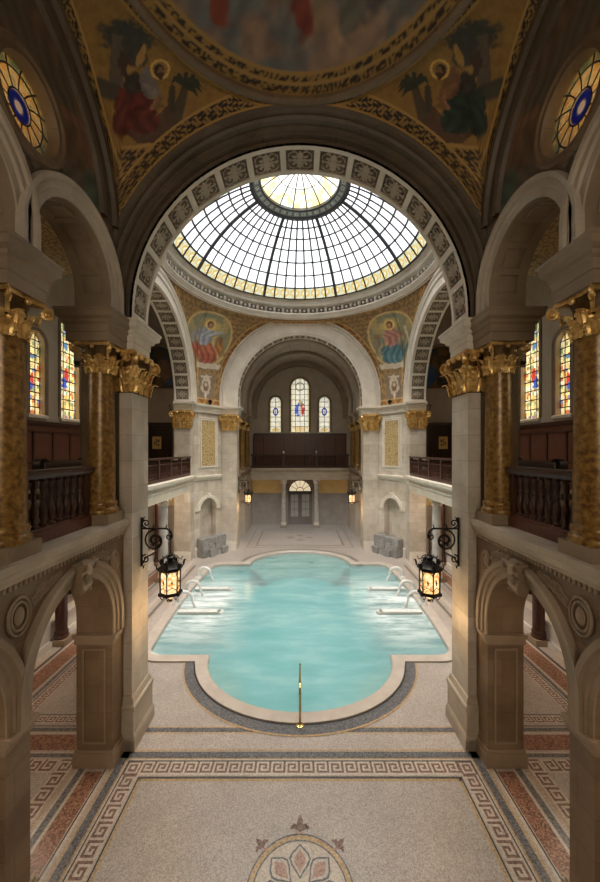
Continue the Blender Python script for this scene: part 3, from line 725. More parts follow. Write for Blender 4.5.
# ------------------------------------------------------------------ walls and piers (setting)
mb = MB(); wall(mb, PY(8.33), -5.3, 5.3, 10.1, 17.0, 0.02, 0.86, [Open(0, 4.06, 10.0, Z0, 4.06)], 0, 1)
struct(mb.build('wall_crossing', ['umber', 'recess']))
mb = MB(); wall(mb, PY(24.9), -5.6, 5.6, 10.1, 17.0, 0.02, 0.88, [Open(0, 4.48, 10.0, H+3.75, 4.48)], 0, 1)
struct(mb.build('wall_far', ['stone', 'recess']))
for s_, nm in ((1, 'wall_right'), (-1, 'wall_left')):
    mb = MB(); wall(mb, PX(6.96), 12.38, 23.2, 10.1, 17.0, 0.02, 1.03, [Open(17.35, 4.97, 10.0, 10.23, 4.97)], 0, 1); wall(mb, PX(6.96), 11.65, 12.38, 10.1, 17.0, 0.02, 0.44, [], 0, 1)
    if s_ < 0: mb.xf(lambda x,y,z: (-x,y,z))
    struct(mb.build(nm, ['stone', 'recess']))
    # near piers
    mb = MB(); pol = [(4.3,8.45),(5.3,8.5),(5.3,9.3),(7.2,11.45),(7.4,12.4),(6.96,12.4),(6.96,11.7),(5.2,9.21),(4.3,9.21)]
    pol = [(s_*x,y) for x,y in pol]; mb.prism(pol, 0, 10.14)
    struct(mb.build('trim_1' if s_ > 0 else 'trim_2', ['brown']))
    # far piers with the niche in the splayed face
    mb = MB(); pol = [(4.5,24.9),(5.6,24.9),(6.0,25.2),(7.37,23.3),(6.96,23.0),(6.96,22.3),(8.0,22.3),(8.0,25.8),(4.5,25.8)]
    pol = [(s_*x,y) for x,y in pol]; mb.prism(pol, 0, 10.14, 0)
    d = Vector((1.36,-1.9)).normalized(); nn = Vector((0.813,0.582))
    CH = lambda u, w, z, s_=s_: (s_*(5.6+d.x*u+nn.x*w), 24.9+d.y*u+nn.y*w, z)
    wall(mb, CH, 0, 2.336, 0, 10.14, 0.0, 0.5, [Open(1.17, 0.70, 0.35, 3.1, 0.72)], 0, 0)
    struct(mb.build('trim_3' if s_ > 0 else 'trim_4', ['stone']))
    # carved details of the pier
    mb = MB()
    archband(mb, CH, 1.17, 3.1, [(0,-.002),(0,-.07),(0.12,-.07),(0.15,-.1),(0.22,-.1),(0.22,0)], 0.70, 0.70, 24, 3.0)
    for a, b in ((0.10, 0.46), (1.88, 2.24)): ledge(mb, CH, a, b, [(0,2.98),(-.07,2.98),(-.12,3.12),(0,3.12)])
    ledge(mb, CH, 0.05, 2.28, [(0,5.02),(-.06,5.05),(-.16,5.22),(-.18,5.34),(0,5.36)])
    ledge(mb, CH, 0.0, 2.336, [(0,0),(-.10,0),(-.10,.52),(-.05,.62),(0,.62)])
    ledge(mb, CH, 1.05, 1.29, [(0,3.8),(-.14,3.8),(-.2,4.15),(0,4.15)])
    for a0, a1, z0_, z1_ in ((0.35,0.43,5.85,9.3),(1.91,1.99,5.85,9.3)): 
        mb.add([CH(a0,-.03,z0_),CH(a1,-.03,z0_),CH(a1,-.03,z1_),CH(a0,-.03,z1_),CH(a0,0,z0_),CH(a1,0,z0_),CH(a1,0,z1_),CH(a0,0,z1_)], [(0,1,2,3),(0,3,7,4),(1,5,6,2),(3,2,6,7),(0,4,5,1)])
    for z0_, z1_ in ((5.85,5.93),(9.22,9.3)): ledge(mb, CH, 0.35, 1.99, [(0,z0_),(-.03,z0_),(-.03,z1_),(0,z1_)])
    o = mb.build('trim_5' if s_ > 0 else 'trim_6', ['trim']); struct(o)
    sd = 'right' if s_ > 0 else 'left'
    g = thing('gilt_wall_panel', f'tall gold arabesque panel on the splayed far pier, {sd} side', 'wall panel', CH(1.17, 0, 6.0), 'gold arabesque panels')
    mb = MB(); mb.add([CH(.58,-.03,6.0),CH(1.76,-.03,6.0),CH(1.76,-.03,9.1),CH(.58,-.03,9.1),CH(.58,0,6.0),CH(1.76,0,6.0),CH(1.76,0,9.1),CH(.58,0,9.1)], [(0,1,2,3),(0,3,7,4),(1,5,6,2),(3,2,6,7),(0,4,5,1)])
    part(mb, 'panel', 'goldpanel', g)
    mb = MB()
    for a0, a1, z0_, z1_ in ((.50,.58,5.92,9.18),(1.76,1.84,5.92,9.18),(.58,1.76,5.92,6.0),(.58,1.76,9.1,9.18)): 
        mb.add([CH(a0,-.06,z0_),CH(a1,-.06,z0_),CH(a1,-.06,z1_),CH(a0,-.06,z1_),CH(a0,0,z0_),CH(a1,0,z0_),CH(a1,0,z1_),CH(a0,0,z1_)], [(0,1,2,3),(0,3,7,4),(1,5,6,2),(3,2,6,7),(0,4,5,1)])
    part(mb, 'frame', 'trim', g)
    # rough stone fountain trough before the niche
    f = thing('stone_trough', f'rough grey stacked-stone trough before the niche, {sd} far pier', 'trough', CH(1.17, -.4, 0), 'stone troughs')
    rr = random.Random(5)
    k = 0
    for zz, cnt in ((0.0, 4), (0.42, 4), (0.82, 3)):
        for i in range(cnt):
            mb = MB(); a0 = 0.12+2.1*i/cnt+rr.uniform(-.03,.03); a1 = a0+2.1/cnt-0.02; hh = 0.40+rr.uniform(-.06,.05); dp = 0.78-0.12*(zz > .3)-0.1*(zz > .6)+rr.uniform(-.08,.08)
            wv = [(a,b) for a,b in ((a0,-dp),(a1,-dp),(a1,-.04),(a0,-.04))]
            vs = [CH(a+rr.uniform(-.05,.02), b+rr.uniform(-.07,.03), z) for z in (zz, zz+hh) for a, b in wv]
            mb.add(vs, [(0,3,2,1),(4,5,6,7),(0,1,5,4),(1,2,6,5),(2,3,7,6),(3,0,4,7)])
            part(mb, 'stone_block', 'rock', f)
    # pilasters of the far arch (frontal) and of the side arch jamb
    for (x0, x1, yf, nm2) in ((4.52, 5.5, 24.9, 'beside the far arch'), (6.98, 8.0, 22.3, 'closing the balcony')):
        p = thing('pilaster', f'pale stone pilaster with gilded capital {nm2}, {sd} side', 'pilaster', (s_*(x0+x1)/2, yf, 0), 'pilasters of the far piers')
        mb = MB(); mb.box(s_*x0, s_*x1, yf-.07, yf, 0.62, 8.45); part(mb, 'shaft', 'stone', p)
        mb = MB(); mb.box(s_*x0, s_*x1, yf-.12, yf, 0, .5); mb.box(s_*x0, s_*x1, yf-.10, yf, .5, .62); part(mb, 'base', 'trim', p)
        mb = MB(); capital(mb, s_*(x0+x1)/2, yf-.02, 8.45, 1.15, 0.4, ((x1-x0)/2-.03, .10)); part(mb, 'capital', ['gold', 'gold'], p, True)
    mb = MB()
    if True:  # impost entablature around the far pier
        pol = [(4.5,25.8),(4.5,24.9),(5.6,24.9),(6.96,23.0),(6.96,22.3),(8.0,22.3)]
        prof = [(0,9.6),(.12,9.6),(.14,9.75),(.16,9.78),(.18,9.95),(.34,10.02),(.36,10.14),(0,10.16)]
        n2 = len(pol)
        rows = []
        for dd, z in prof:
            row = []
            for i in range(n2):
                p1 = Vector(pol[i]); p0 = Vector(pol[i-1]) if i else None; p2 = Vector(pol[i+1]) if i < n2-1 else None
                ns = []
                if p0 is not None: e = (p1-p0).normalized(); ns.append(Vector((e.y,-e.x)))
                if p2 is not None: e = (p2-p1).normalized(); ns.append(Vector((e.y,-e.x)))
                # hall lies to the camera side: flip so that offsets go outwards from the pier
                m = ns[0] if len(ns) == 1 else (ns[0]+ns[1])/(1+ns[0].dot(ns[1]))
                q = p1+m*dd
                row.append((s_*q.x, q.y, z))
            rows.append(row)
        mb.grid(np.array(rows))
    struct(mb.build('trim_7' if s_ > 0 else 'trim_8', ['trim']))
# ------------------------------------------------------------------ closing shell of the building
sh = MB()
for s_ in (-1, 1): sh.box(*sorted((s_*11.4, s_*5.2)), 9.15, 9.35, 11.9, 17.2)
sh.box(-5.3, 5.3, -8, 9.3, 17.0, 17.2); sh.box(-11.4, 11.4, 25.6, 34.6, 16.9, 17.2)
ringp = [(6.62*cos(2*PI*i/64), 17.35+6.62*sin(2*PI*i/64)) for i in range(64)]
fillpoly(sh, [[(-11.4,9.2),(11.4,9.2),(11.4,25.7),(-11.4,25.7)], ringp], 17.05)
struct(sh.build('ceiling', 'plaster'))
GW = dict(z0=8.63, tall=13.74, low=12.2)        # gallery window: sill, tops
def triple(c, hw=0.66, sw=0.40, gap=1.95, zs=GW):
    return [Open(c, hw, zs['z0'], zs['tall']-hw, hw), Open(c-gap, sw, zs['z0'], zs['low']-sw, sw), Open(c+gap, sw, zs['z0'], zs['low']-sw, sw)]
opR = triple(17.35, 0.68, 0.45, 2.2)
for s_, nm in ((1, 'wall_outer_right'), (-1, 'wall_outer_left')):
    mb = MB(); wall(mb, PX(11.4), -8, 25.7, 0, lambda u: 17 if u > 9.3 else 11.9, 0, 0.6, opR+[Open(5.5, 2.4, 8.8, 10.2, 1.2)], 0, 0, extra=(9.29, 9.31))
    if s_ < 0: mb.xf(lambda x,y,z: (-x,y,z))
    struct(mb.build(nm, 'plaster'))
mb = MB(); wall(mb, PY(34.0), -11.4, 11.4, 0, 17, 0, 0.5, triple(0, 0.88, 0.53, 2.38, dict(z0=8.85, tall=14.05, low=12.25)), 0, 0)
struct(mb.build('wall_end', 'plaster'))
mb = MB(); wall(mb, PY(-7.2), -11.4, 11.4, 0, 17, -0.5, 0, [Open(0, 3.0, 5.6, 10.5, 2.6)], 0, 0)
struct(mb.build('wall_behind', 'plaster'))
for s_ in (1, -1):
    mb = MB(); mb.box(*sorted((s_*4.95, s_*11.5)), -7.3, 9.3, 11.72, 11.95)
    struct(mb.build('ceiling_gallery_right' if s_ > 0 else 'ceiling_gallery_left', 'goldpanel'))
# gallery floors
for s_, nm in ((1, 'floor_gallery_right'), (-1, 'floor_gallery_left')):
    mb = MB()
    mb.prism([(s_*x, y) for x, y in ((5.0,-7.2),(11.4,-7.2),(11.4,24.0),(8.0,24.0),(8.0,22.3),(7.0,22.3),(7.0,12.4),(7.4,12.4),(7.2,11.45),(5.3,9.3),(5.3,8.5),(5.0,8.5))], 5.05, 5.44)
    mb.prism([(s_*x, y) for x, y in ((4.21,-7.2),(5.0,-7.2),(5.0,8.33),(4.21,8.33))], 5.07, 5.44)
    struct(mb.build(nm, 'brown'))
for s_ in (1, -1):
    mb = MB(); wall(mb, PY(24.0), 8.0, 11.4, 0, 17, 0, 0.4, [], 0, 0)
    if s_ < 0: mb.xf(lambda x,y,z: (-x,y,z))
    struct(mb.build('wall_gallery_end_right' if s_ > 0 else 'wall_gallery_end_left', 'plaster'))
    # ochre band and dark door on the ground storey
    mb = MB(); mb.box(*sorted((s_*8.0, s_*11.3)), 23.9, 23.99, 3.3, 5.0); struct(mb.build('trim_9' if s_ > 0 else 'trim_10', 'ochre'))

# ------------------------------------------------------------------ stained glass
def glass_pane(name, place, op, root, pattern, nu=40, nv=110, w=0.2):
    us = np.linspace(op.c-op.h, op.c+op.h, nu); P = np.zeros((nu, nv, 3)); U = np.zeros((nu, nv)); V = np.zeros((nu, nv))
    for i, u in enumerate(us):
        lo, hi = op.at(u)
        for j in range(nv):
            z = lo+(hi-lo)*j/(nv-1); P[i, j] = place(u, w, z); U[i, j] = (u-op.c); V[i, j] = z-op.at(op.c)[0]
    Ht = op.at(op.c)[1]-op.at(op.c)[0]
    C = pattern(U, V, op.h, Ht)
    mb = MB(); mb.grid(P); return part(mb, name, 'glass', root, cols=C.reshape(-1, 3))
def pat_saint(seed, fig=True, medal=False):
    def f(U, V, hw, Ht):
        c = Canvas(U, V, (0.90, 0.88, 0.80))
        q = fbm(U*5, V*5, seed); c.C = c.C*(0.72+0.4*q)[..., None]
        edge = np.minimum(hw-np.abs(U), np.minimum(V, 9)); 
        c.mix((edge < hw*0.16).astype(float)*0.75, (0.80, 0.74, 0.52))
        k = (np.sin(U*14)*np.sin(V*9+seed) > 0.55).astype(float)
        c.mix(k*0.45, (0.86, 0.74, 0.40))
        if fig:
            y = Ht*0.42
            c.ell(-hw*.2, y, hw*.40, Ht*.12, (0.30, 0.38, 0.68), wob=.6); c.ell(hw*.28, y+Ht*.01, hw*.26, Ht*.12, (0.68, 0.24, 0.24), wob=.5); c.ell(-hw*.02, y-Ht*.02, hw*.16, Ht*.10, (0.85, 0.82, 0.70)); c.ell(hw*.1, y+Ht*.13, hw*.3, Ht*.03, (0.34, 0.56, 0.40), wob=.6)
            c.ell(0, y+Ht*.15, hw*.17, Ht*.035, (0.86, 0.68, 0.50)); c.ell(hw*.38, y+Ht*.06, hw*.13, Ht*.03, (0.86, 0.68, 0.50))
            c.ring(0, Ht*.85, hw*.45, 0.04, (0.45, 0.42, 0.30)); c.ell(0, Ht*.06, hw*.8, Ht*.05, (0.78, 0.66, 0.42), wob=.5)
        if medal:
            y = Ht*0.58; c.ell(0, y, hw*.52, hw*.8, (0.20, 0.22, 0.52)); c.ell(0, y, hw*.26, hw*.5, (0.86, 0.84, 0.78)); c.ell(0, Ht*.07, hw*.8, Ht*.05, (0.78, 0.66, 0.42), wob=.5)
        c.grain(14, .3, seed); return np.clip(c.C*.72, 0, 1)
    return f
def pat_colour(seed):
    def f(U, V, hw, Ht):
        c = Canvas(U, V, (0.93, 0.86, 0.62))
        g = vnoise(np.floor(U*7+20)*1.7, np.floor(V*6)*2.3+seed, seed)
        for lo, hi, col in ((0,.12,(0.80,0.55,0.18)), (.12,.2,(0.28,0.42,0.72)), (.2,.27,(0.70,0.22,0.14)), (.27,.4,(0.95,0.93,0.85)), (.4,.5,(0.85,0.70,0.35)), (.5,.56,(0.40,0.56,0.40))):
            c.mix(((g >= lo) & (g < hi)).astype(float)*.8, col)
        c.ell(0, Ht*.42, hw*.32, Ht*.07, (0.72, 0.26, 0.20), wob=.9); c.ell(-hw*.2, Ht*.34, hw*.25, Ht*.05, (0.25, 0.36, 0.66), wob=.9); c.ell(0, Ht*.70, hw*.3, Ht*.03, (0.35, 0.50, 0.62), wob=.9); c.ell(0, Ht*.6, hw*.2, Ht*.03, (0.9, .72, .55))
        c.grain(12, .4, seed); return np.clip(c.C*.72, 0, 1)
    return f
def window(name, label, place, op, pattern, group, rows=9, colsn=3, fw=0.03, loc=None, bars='lead'):
    root = thing(name, label, 'window', loc if loc else place(op.c, 0.2, op.z0), group)
    glass_pane('stained_glass', place, op, root, pattern)
    mb = MB(); n = 22
    path = [(op.c-op.h, op.z0), (op.c-op.h, op.zs)]+[(op.c-op.h*cos(PI*i/n), op.zs+op.r*sin(PI*i/n)) for i in range(1, n)]+[(op.c+op.h, op.zs), (op.c+op.h, op.z0)]
    mb.tube([place(u, 0.2, z) for u, z in path], fw, 6, closed=True); part(mb, 'window_frame', bars, root)
    mb = MB(); top = op.zs+op.r
    for i in range(1, rows):
        z = op.z0+(top-op.z0)*i/rows; hw = op.h if z < op.zs else op.h*sqrt(max(0, 1-((z-op.zs)/op.r)**2))
        mb.tube([place(op.c-hw, 0.19, z), place(op.c+hw, 0.19, z)], fw*.85, 4)
    for k in range(1, colsn):
        u = op.c-op.h+2*op.h*k/colsn; mb.tube([place(u, 0.19, op.z0), place(u, 0.19, op.at(u)[1])], fw*.85, 4)
    part(mb, 'glazing_bars', bars, root)
    mb = MB(); ledge(mb, place, op.c-op.h-.12, op.c+op.h+.12, [(-.12,op.z0-.16),(.3,op.z0-.16),(.3,op.z0),(-.04,op.z0),(-.12,op.z0-.05)]); part(mb, 'sill', 'trim', root)
    mb = MB(); archband(mb, place, op.c, op.zs, [(-.012,.18),(-.012,0),(-.012,-.03),(.09,-.03),(.13,-.07),(.18,-.07),(.18,0)], op.r, op.h, 26, op.z0); part(mb, 'surround', 'browntrim', root, True)
    return root
wp = PY(34.0)
ops = triple(0, 0.88, 0.53, 2.38, dict(z0=8.85, tall=14.05, low=12.25))
window('stained_window', 'tall central arched stained window with a blue and red figure, far end wall', wp, ops[0], pat_saint(1, True), None, 10, 4)
window('stained_window', 'small arched stained window with blue medallion left of the tall one, far end', wp, ops[1], pat_saint(2, False, True), None, 7, 2)
window('stained_window', 'small arched stained window with blue medallion right of the tall one, far end', wp, ops[2], pat_saint(3, False, True), None, 7, 2)
for k, nm in ((0, 'tall central arched stained window in the {} gallery'), (1, 'lower arched stained window nearest the camera in the {} gallery'), (2, 'lower arched stained window farthest along the {} gallery')):
    t = window('stained_window', nm.format('right'), PX(11.4), opR[k], pat_colour(4+k), None, 11, 3, loc=(11.6, opR[k].c, 8.63))
    mirror(t, nm.format('left'))
t = window('gallery_window', 'wide arched leaded window in the right outer wall of the near gallery', PX(11.4), Open(5.5, 2.4, 8.8, 10.2, 1.2), pat_saint(9, False), None, 9, 10, loc=(11.6, 5.5, 8.8))
mirror(t, 'wide arched leaded window in the left outer wall of the near gallery')
window('gallery_window', 'added unseen arched leaded window in the wall behind the near gallery', lambda u,w,z: (u, -7.4+w*.5, z), Open(0, 3.0, 5.6, 10.5, 2.6), pat_saint(8, False), None, 9, 10)  # window added as the opening for the fill light behind the camera

# ------------------------------------------------------------------ near gallery side: lower arcade, columns, upper arcade
la = [Open(6.64-2.85*k, 1.19, -0.01, 3.28, 1.31) for k in range(5)]
UA = [Open(6.65-2.60*k, 1.13, 10.0, 10.50, 1.13) for k in range(5)]
def near_side(s_):
    nm = 'right' if s_ > 0 else 'left'; X = s_
    fx = (lambda mb: mb.xf(lambda x,y,z: (-x,y,z))) if s_ < 0 else (lambda mb: None)
    mb = MB(); wall(mb, PX(4.2), -7.2, 8.34, 0, 5.06, 0, 0.8, la, 0, 0); fx(mb)
    struct(mb.build('wall_arcade_'+nm, 'brown'))
    mb = MB(); wall(mb, PX(4.2), -7.2, 8.34, 10.08, 16.9, 0, 0.8, UA+[Round(5.45, 0.60, H+5.34), Round(3.75-3.0, 0.60, H+5.34)], 0, 0); fx(mb)
    struct(mb.build('wall_upper_'+nm, 'browntrim'))
for s_ in (1, -1): near_side(s_)
def both(root, rl, ll, **kw):
    root['label'] = rl; return mirror(root, ll, **kw)
ordn = ['farthest, next to the great pier', 'second from the great pier', 'third from the great pier', 'fourth from the great pier', 'fifth from the great pier']
for k in range(3):
    o = la[k]; t = thing('arcade_arch', '', 'arch', (4.2, o.c, 2.9))
    mb = MB(); archband(mb, PX(4.2), o.c, o.zs, [(0,0),(0,-.03),(.10,-.03),(.12,-.06),(.20,-.06),(.23,-.10),(.32,-.11),(.34,0)], o.r, o.h, 40, 2.96); part(mb, 'archivolt', 'browntrim', t, True)
    for g in (-1, 1):
        mb = MB(); u0 = o.c+g*o.h; a, b = sorted((u0-g*0.06, u0+g*0.27)); 
        ledge(mb, PX(4.2), a, b, [(-.10,2.96),(0.86,2.96),(.86,2.88),(-.10,2.88)]); ledge(mb, PX(4.2), a+.02, b-.02, [(-.06,2.88),(0.83,2.88),(.83,2.74),(-.03,2.74)])
        part(mb, 'impost_moulding', 'browntrim', t)
    mb = MB(); z = 4.62
    path = [(4.16,o.c,z-.28)]+[(x,o.c,zz) for x,zz in ((4.08,z-.24),(4.02,z-.1),(4.06,z+.05),(4.0,z+.2),(3.93,z+.34))]
    for i in range(len(path)-1):
        (xa,_,za),(xb,_,zb) = path[i],path[i+1]; wd = .11+.02*i
        mb.add([(xa,o.c-wd,za),(xa,o.c+wd,za),(xb,o.c+wd+.02,zb),(xb,o.c-wd-.02,zb),(4.24,o.c-wd,za),(4.24,o.c+wd,za),(4.24,o.c+wd+.02,zb),(4.24,o.c-wd-.02,zb)], [(0,1,2,3),(0,4,5,1),(3,2,6,7),(0,3,7,4),(1,5,6,2)])
    for g in (-1, 1): mb.tube(spiral((4.0,o.c+g*.15,z+.27),(0,0,1),(1,0,0),.10,1.5), .03, 5); mb.tube(spiral((4.07,o.c+g*.10,z-.2),(0,0,1),(1,0,0),.07,1.4), .022, 5)
    mb.ball((4.03,o.c,z), .07, 8, sc=(.7,.8,1.6)); part(mb, 'scroll_keystone', 'browntrim', t, True)
    for g in ((-1, 1) if k == 0 else (-1,)):     # carved spandrel with a roundel
        mb = MB(); uc = o.c+g*(1.24 if g > 0 else 1.425); zc = 4.60
        for rr in ((.17,.22) if g > 0 else (.21,.28)): mb.tube([(4.18, uc+rr*.75*cos(2*PI*i/24), zc+rr*sin(2*PI*i/24)) for i in range(24)], .022, 5, closed=True)
        mb.ball((4.19,uc,zc), .13, 10, sc=(.35,.8,1.1)); part(mb, 'roundel', 'browntrim', t, True)
        mb = MB(); q = random.Random(4+g)
        for i in range(16):
            uu = uc-g*(.24+.045*i); lim = o.zs+(o.r+.36)*sqrt(max(0,1-((uu-o.c)/(o.h+.36))**2))
            if lim > 4.9: continue
            hh = (5.0-lim)/2; mb.tube(spiral((4.19,uu,lim+hh),(0,0,1),(0,g,0),min(.11,hh*.8),1.3,12,q.uniform(0,3)), .014, 4)
        part(mb, 'spandrel_carving', 'browntrim', t, True)
    both(t, f'lower stone arch of the right arcade, {ordn[k]}', f'lower stone arch of the left arcade, {ordn[k]}')
    # camera side panel of the pier beyond each arch
    t = thing('pier_panelling', '', 'pier', (4.6, o.c+o.h, 0)); yb = o.c+o.h
    mb = MB(); 
    for (x0,x1,z0_,z1_) in ((4.34,4.38,.55,2.6),(4.82,4.86,.55,2.6),(4.34,4.86,.51,.55),(4.34,4.86,2.6,2.64)): mb.box(x0,x1,yb-.02,yb+.01,z0_,z1_)
    part(mb, 'panel_frame', 'browntrim', t)
    mb = MB(); mb.box(4.14,5.06,yb-.06,yb+.56,0,.32); mb.box(4.17,5.03,yb-.03,yb+.53,.32,.38); part(mb, 'base', 'browntrim', t)
    both(t, f'base and panel frame of the right arcade pier, {ordn[k]}', f'base and panel frame of the left arcade pier, {ordn[k]}')

# ledge with dentils
t = thing('balcony_ledge', '', 'ledge', (4.2, 0, 5.1))
mb = MB(); mb.box(4.18,4.2,-7.2,8.33,5.03,5.13); part(mb, 'dentil_gap_shade', 'darkwood', t)  # dark strip paints the shade in the gaps between dentils
mb = MB(); ledge(mb, PX(4.2), -7.2, 8.33, [(0,5.04),(-.02,5.04),(-.03,5.12),(-.06,5.13),(-.06,5.2),(-.10,5.22),(-.13,5.30),(-.15,5.33),(-.15,5.45),(.7,5.45),(.7,5.43),(0,5.43)]); part(mb, 'cornice', 'relief', t)
y = -1.0
while y < 8.2: mb = MB(); mb.box(4.14,4.2,y,y+.05,5.05,5.12); part(mb, 'dentil', 'browntrim', t); y += .098
both(t, 'moulded stone ledge of the near balcony, right side', 'moulded stone ledge of the near balcony, left side')

def column(name, x, y, z0, zt, r, caph, mats, cat='column', block=.35, n=28, capm='gold', basem='goldmarble'):
    t = thing(name, '', cat, (x, y, z0))
    mb = MB(); mb.box(x-block,x+block,y-block,y+block,z0,z0+.22); part(mb, 'plinth_block', 'browntrim', t)
    mb = MB(); zb = z0+.22
    mb.lathe([(r*1.0,0),(r*1.22,0),(r*1.26,.06),(r*1.2,.10),(r*1.1,.13),(r*1.1,.16),(r*1.16,.20),(r*1.1,.25),(r*1.02,.28)], (x,y,zb), n); part(mb, 'base_moulding', basem, t, True)
    mb = MB(); zc = zt-caph; L = zc-zb-.28
    mb.lathe([(r*(1-.10*(i/8)**1.7), .28+L*i/8) for i in range(9)]+[(r*.98,.28+L),(r*.98,.28+L+.05)], (x,y,zb), n); part(mb, 'shaft', mats, t, True)
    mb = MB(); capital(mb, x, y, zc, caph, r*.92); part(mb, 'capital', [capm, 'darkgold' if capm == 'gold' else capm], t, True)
    return t
def entab(x0, x1, y0, y1, z0, z1, out=.2):
    mb = MB(); mb.box(x0,x1,y0,y1,z0,z1)
    h = z1-z0; pol = [(x0,y0),(x1,y0),(x1,y1),(x0,y1)]
    ringmould(mb, pol, [(0.002,z0),(.03,z0),(.03,z0+h*.28),(.05,z0+h*.30),(.05,z0+h*.52),(out*.45,z0+h*.58),(out*.5,z0+h*.66),(out*.85,z0+h*.74),(out*.9,z0+h*.90),(out,z0+h*.93),(out,z1),(0,z1)])
    return mb
gold0 = None
for k in range(3):
    y = 7.90-2.60*k
    t = column('gilded_column', 4.48, y, 5.45, 9.43, .285, .68, 'goldmarble', block=.33)
    both(t, f'gold marble column on the right balcony, {ordn[k]}', f'gold marble column on the left balcony, {ordn[k]}')
    e = thing('entablature_block', '', 'entablature', (4.6, y, 9.43)); mb = entab(4.14, 5.0, y-.36, y+.36 if k else 8.33, 9.43, 10.10, .2); part(mb, 'moulded_block', 'browntrim', e)
    both(e, f'moulded stone block above the right gold column, {ordn[k]}', f'moulded stone block above the left gold column, {ordn[k]}')
    o = UA[k]
    t = thing('gallery_arch', '', 'arch', (4.2, o.c, 10.1))
    mb = MB(); archband(mb, PX(4.2), o.c, o.zs, [(0,0),(0,-.03),(.12,-.03),(.15,-.07),(.24,-.07),(.27,-.11),(.34,-.12),(.36,0)], o.r, o.h, 44, 10.10); part(mb, 'archivolt', 'relief', t, True)
    mb = MB()
    for i in range(7):     # soffit panels
        a0 = PI*(i+.15)/7; a1 = PI*(i+.85)/7; q = []
        for a, w_ in ((a0,.2),(a1,.2),(a1,.6),(a0,.6)): q.append((4.2+w_, o.c+(o.h-.005)*cos(a), o.zs+(o.r-.005)*sin(a)))
        mb.tube(q, .02, 4, closed=True)
    part(mb, 'soffit_panels', 'browntrim', t)
    both(t, f'upper gallery arch on the right side, {ordn[k]}', f'upper gallery arch on the left side, {ordn[k]}')

def baluster(mb, x, y, z0, h, r, n=12):
    pr = [(.9,0),(.9,.06),(.55,.08),(.5,.12),(.75,.2),(1,.28),(.9,.38),(.5,.48),(.42,.54),(.62,.56),(.62,.585),(.42,.61),(.5,.7),(.72,.8),(.62,.88),(.5,.92),(.9,.94),(.9,1)]
    mb.lathe([(r*a, h*b) for a, b in pr], (x, y, z0), n)
for k in range(2):
    ya, yb = 7.90-2.60*(k+1)+.34, 7.90-2.60*k-.34
    t = thing('balustrade', '', 'balustrade', (4.62, (ya+yb)/2, 5.45))
    mb = MB(); ledge(mb, PX(4.62), ya-.05, yb+.05, [(-.14,6.58),(.14,6.58),(.16,6.64),(.16,6.70),(.10,6.73),(-.10,6.73),(-.16,6.70),(-.16,6.64)]); part(mb, 'top_rail', 'wood', t)
    mb = MB(); mb.box(4.50,4.74,ya,yb,5.45,5.66); mb.box(4.53,4.71,ya,yb,5.66,5.71); part(mb, 'bottom_rail', 'woodpanel', t)
    for yy in (ya+.07, yb-.07):
        mb = MB(); mb.box(4.54,4.70,yy-.07,yy+.07,5.70,6.58); part(mb, 'newel', 'wood', t)
    n = 8
    for i in range(n):
        mb = MB(); baluster(mb, 4.62, ya+.22+(yb-ya-.44)*i/(n-1), 5.71, .87, .075); part(mb, 'baluster', 'wood', t, True)
    both(t, f'dark mahogany balustrade between gold columns, right balcony, {["bay next to the great pier","second bay from the great pier"][k]}', f'dark mahogany balustrade between gold columns, left balcony, {["bay next to the great pier","second bay from the great pier"][k]}')

# great piers' pilasters
t = thing('great_pilaster', '', 'pilaster', (4.15, 8.33, 0))
mb = MB(); mb.box(4.0,4.3,8.33,9.21,1.0,8.44); part(mb, 'shaft', 'stone', t)
mb = MB(); mb.box(3.90,4.42,8.21,9.31,0,.34); mb.box(3.92,4.40,8.23,9.30,.34,.98)
ringmould(mb, [(4.0,8.33),(4.3,8.33),(4.3,9.21),(4.0,9.21)], [(.09,.9),(.11,.98),(.10,1.03),(.06,1.06),(.05,1.12),(.03,1.2),(0,1.22)])
ringmould(mb, [(4.0,8.33),(4.3,8.33),(4.3,9.21),(4.0,9.21)], [(.12,0),(.12,.26),(.10,.34),(.08,.38)]); part(mb, 'base', 'relief', t)
mb = MB(); capital(mb, 4.17, 8.77, 8.44, 1.02, .3, (.17,.44)); part(mb, 'capital', ['gold', 'darkgold'], t, True)
mb = entab(4.0, 4.35, 8.33, 9.21, 9.46, 10.14, .26); part(mb, 'impost', 'trim', t)
both(t, 'great pale stone pilaster with gilt capital carrying the near arch, right side', 'great pale stone pilaster with gilt capital carrying the near arch, left side')

# oculus windows
def pat_oculus(U, V, hw, Ht):
    c = Canvas(U, V-hw, (0.93, 0.88, 0.70)); r = np.hypot(c.P, c.Q)
    g = vnoise(np.arctan2(c.Q, c.P)*6+30, r*9, 3); c.mix((g > .62).astype(float)*.6, (0.86, 0.66, 0.24)); c.mix((g < .22).astype(float)*.6, (0.42, 0.58, 0.50))
    c.mix(((r > hw*.8)).astype(float)*.8, (0.40, 0.55, 0.50)); c.mix(((r > hw*.8) & (np.sin(np.arctan2(c.Q,c.P)*24) > 0)).astype(float)*.8, (0.85, 0.75, 0.45)); c.ell(0, 0, hw*.36, hw*.36, (0.10, 0.16, 0.62))
    c.ell(0,0,hw*.15,hw*.15,(0.8,.8,.85)); return np.clip(c.C*.7, 0, 1)
t = thing('oculus_window', '', 'window', (4.3, 5.45, H+5.34))
oc = Round(5.45, .60, H+5.34); oc.z0 = H+5.34-.6
mb = MB(); P = []; n = 28
Pg = np.zeros((n, 49, 3)); U = np.zeros((n, 49)); V = np.zeros((n, 49))
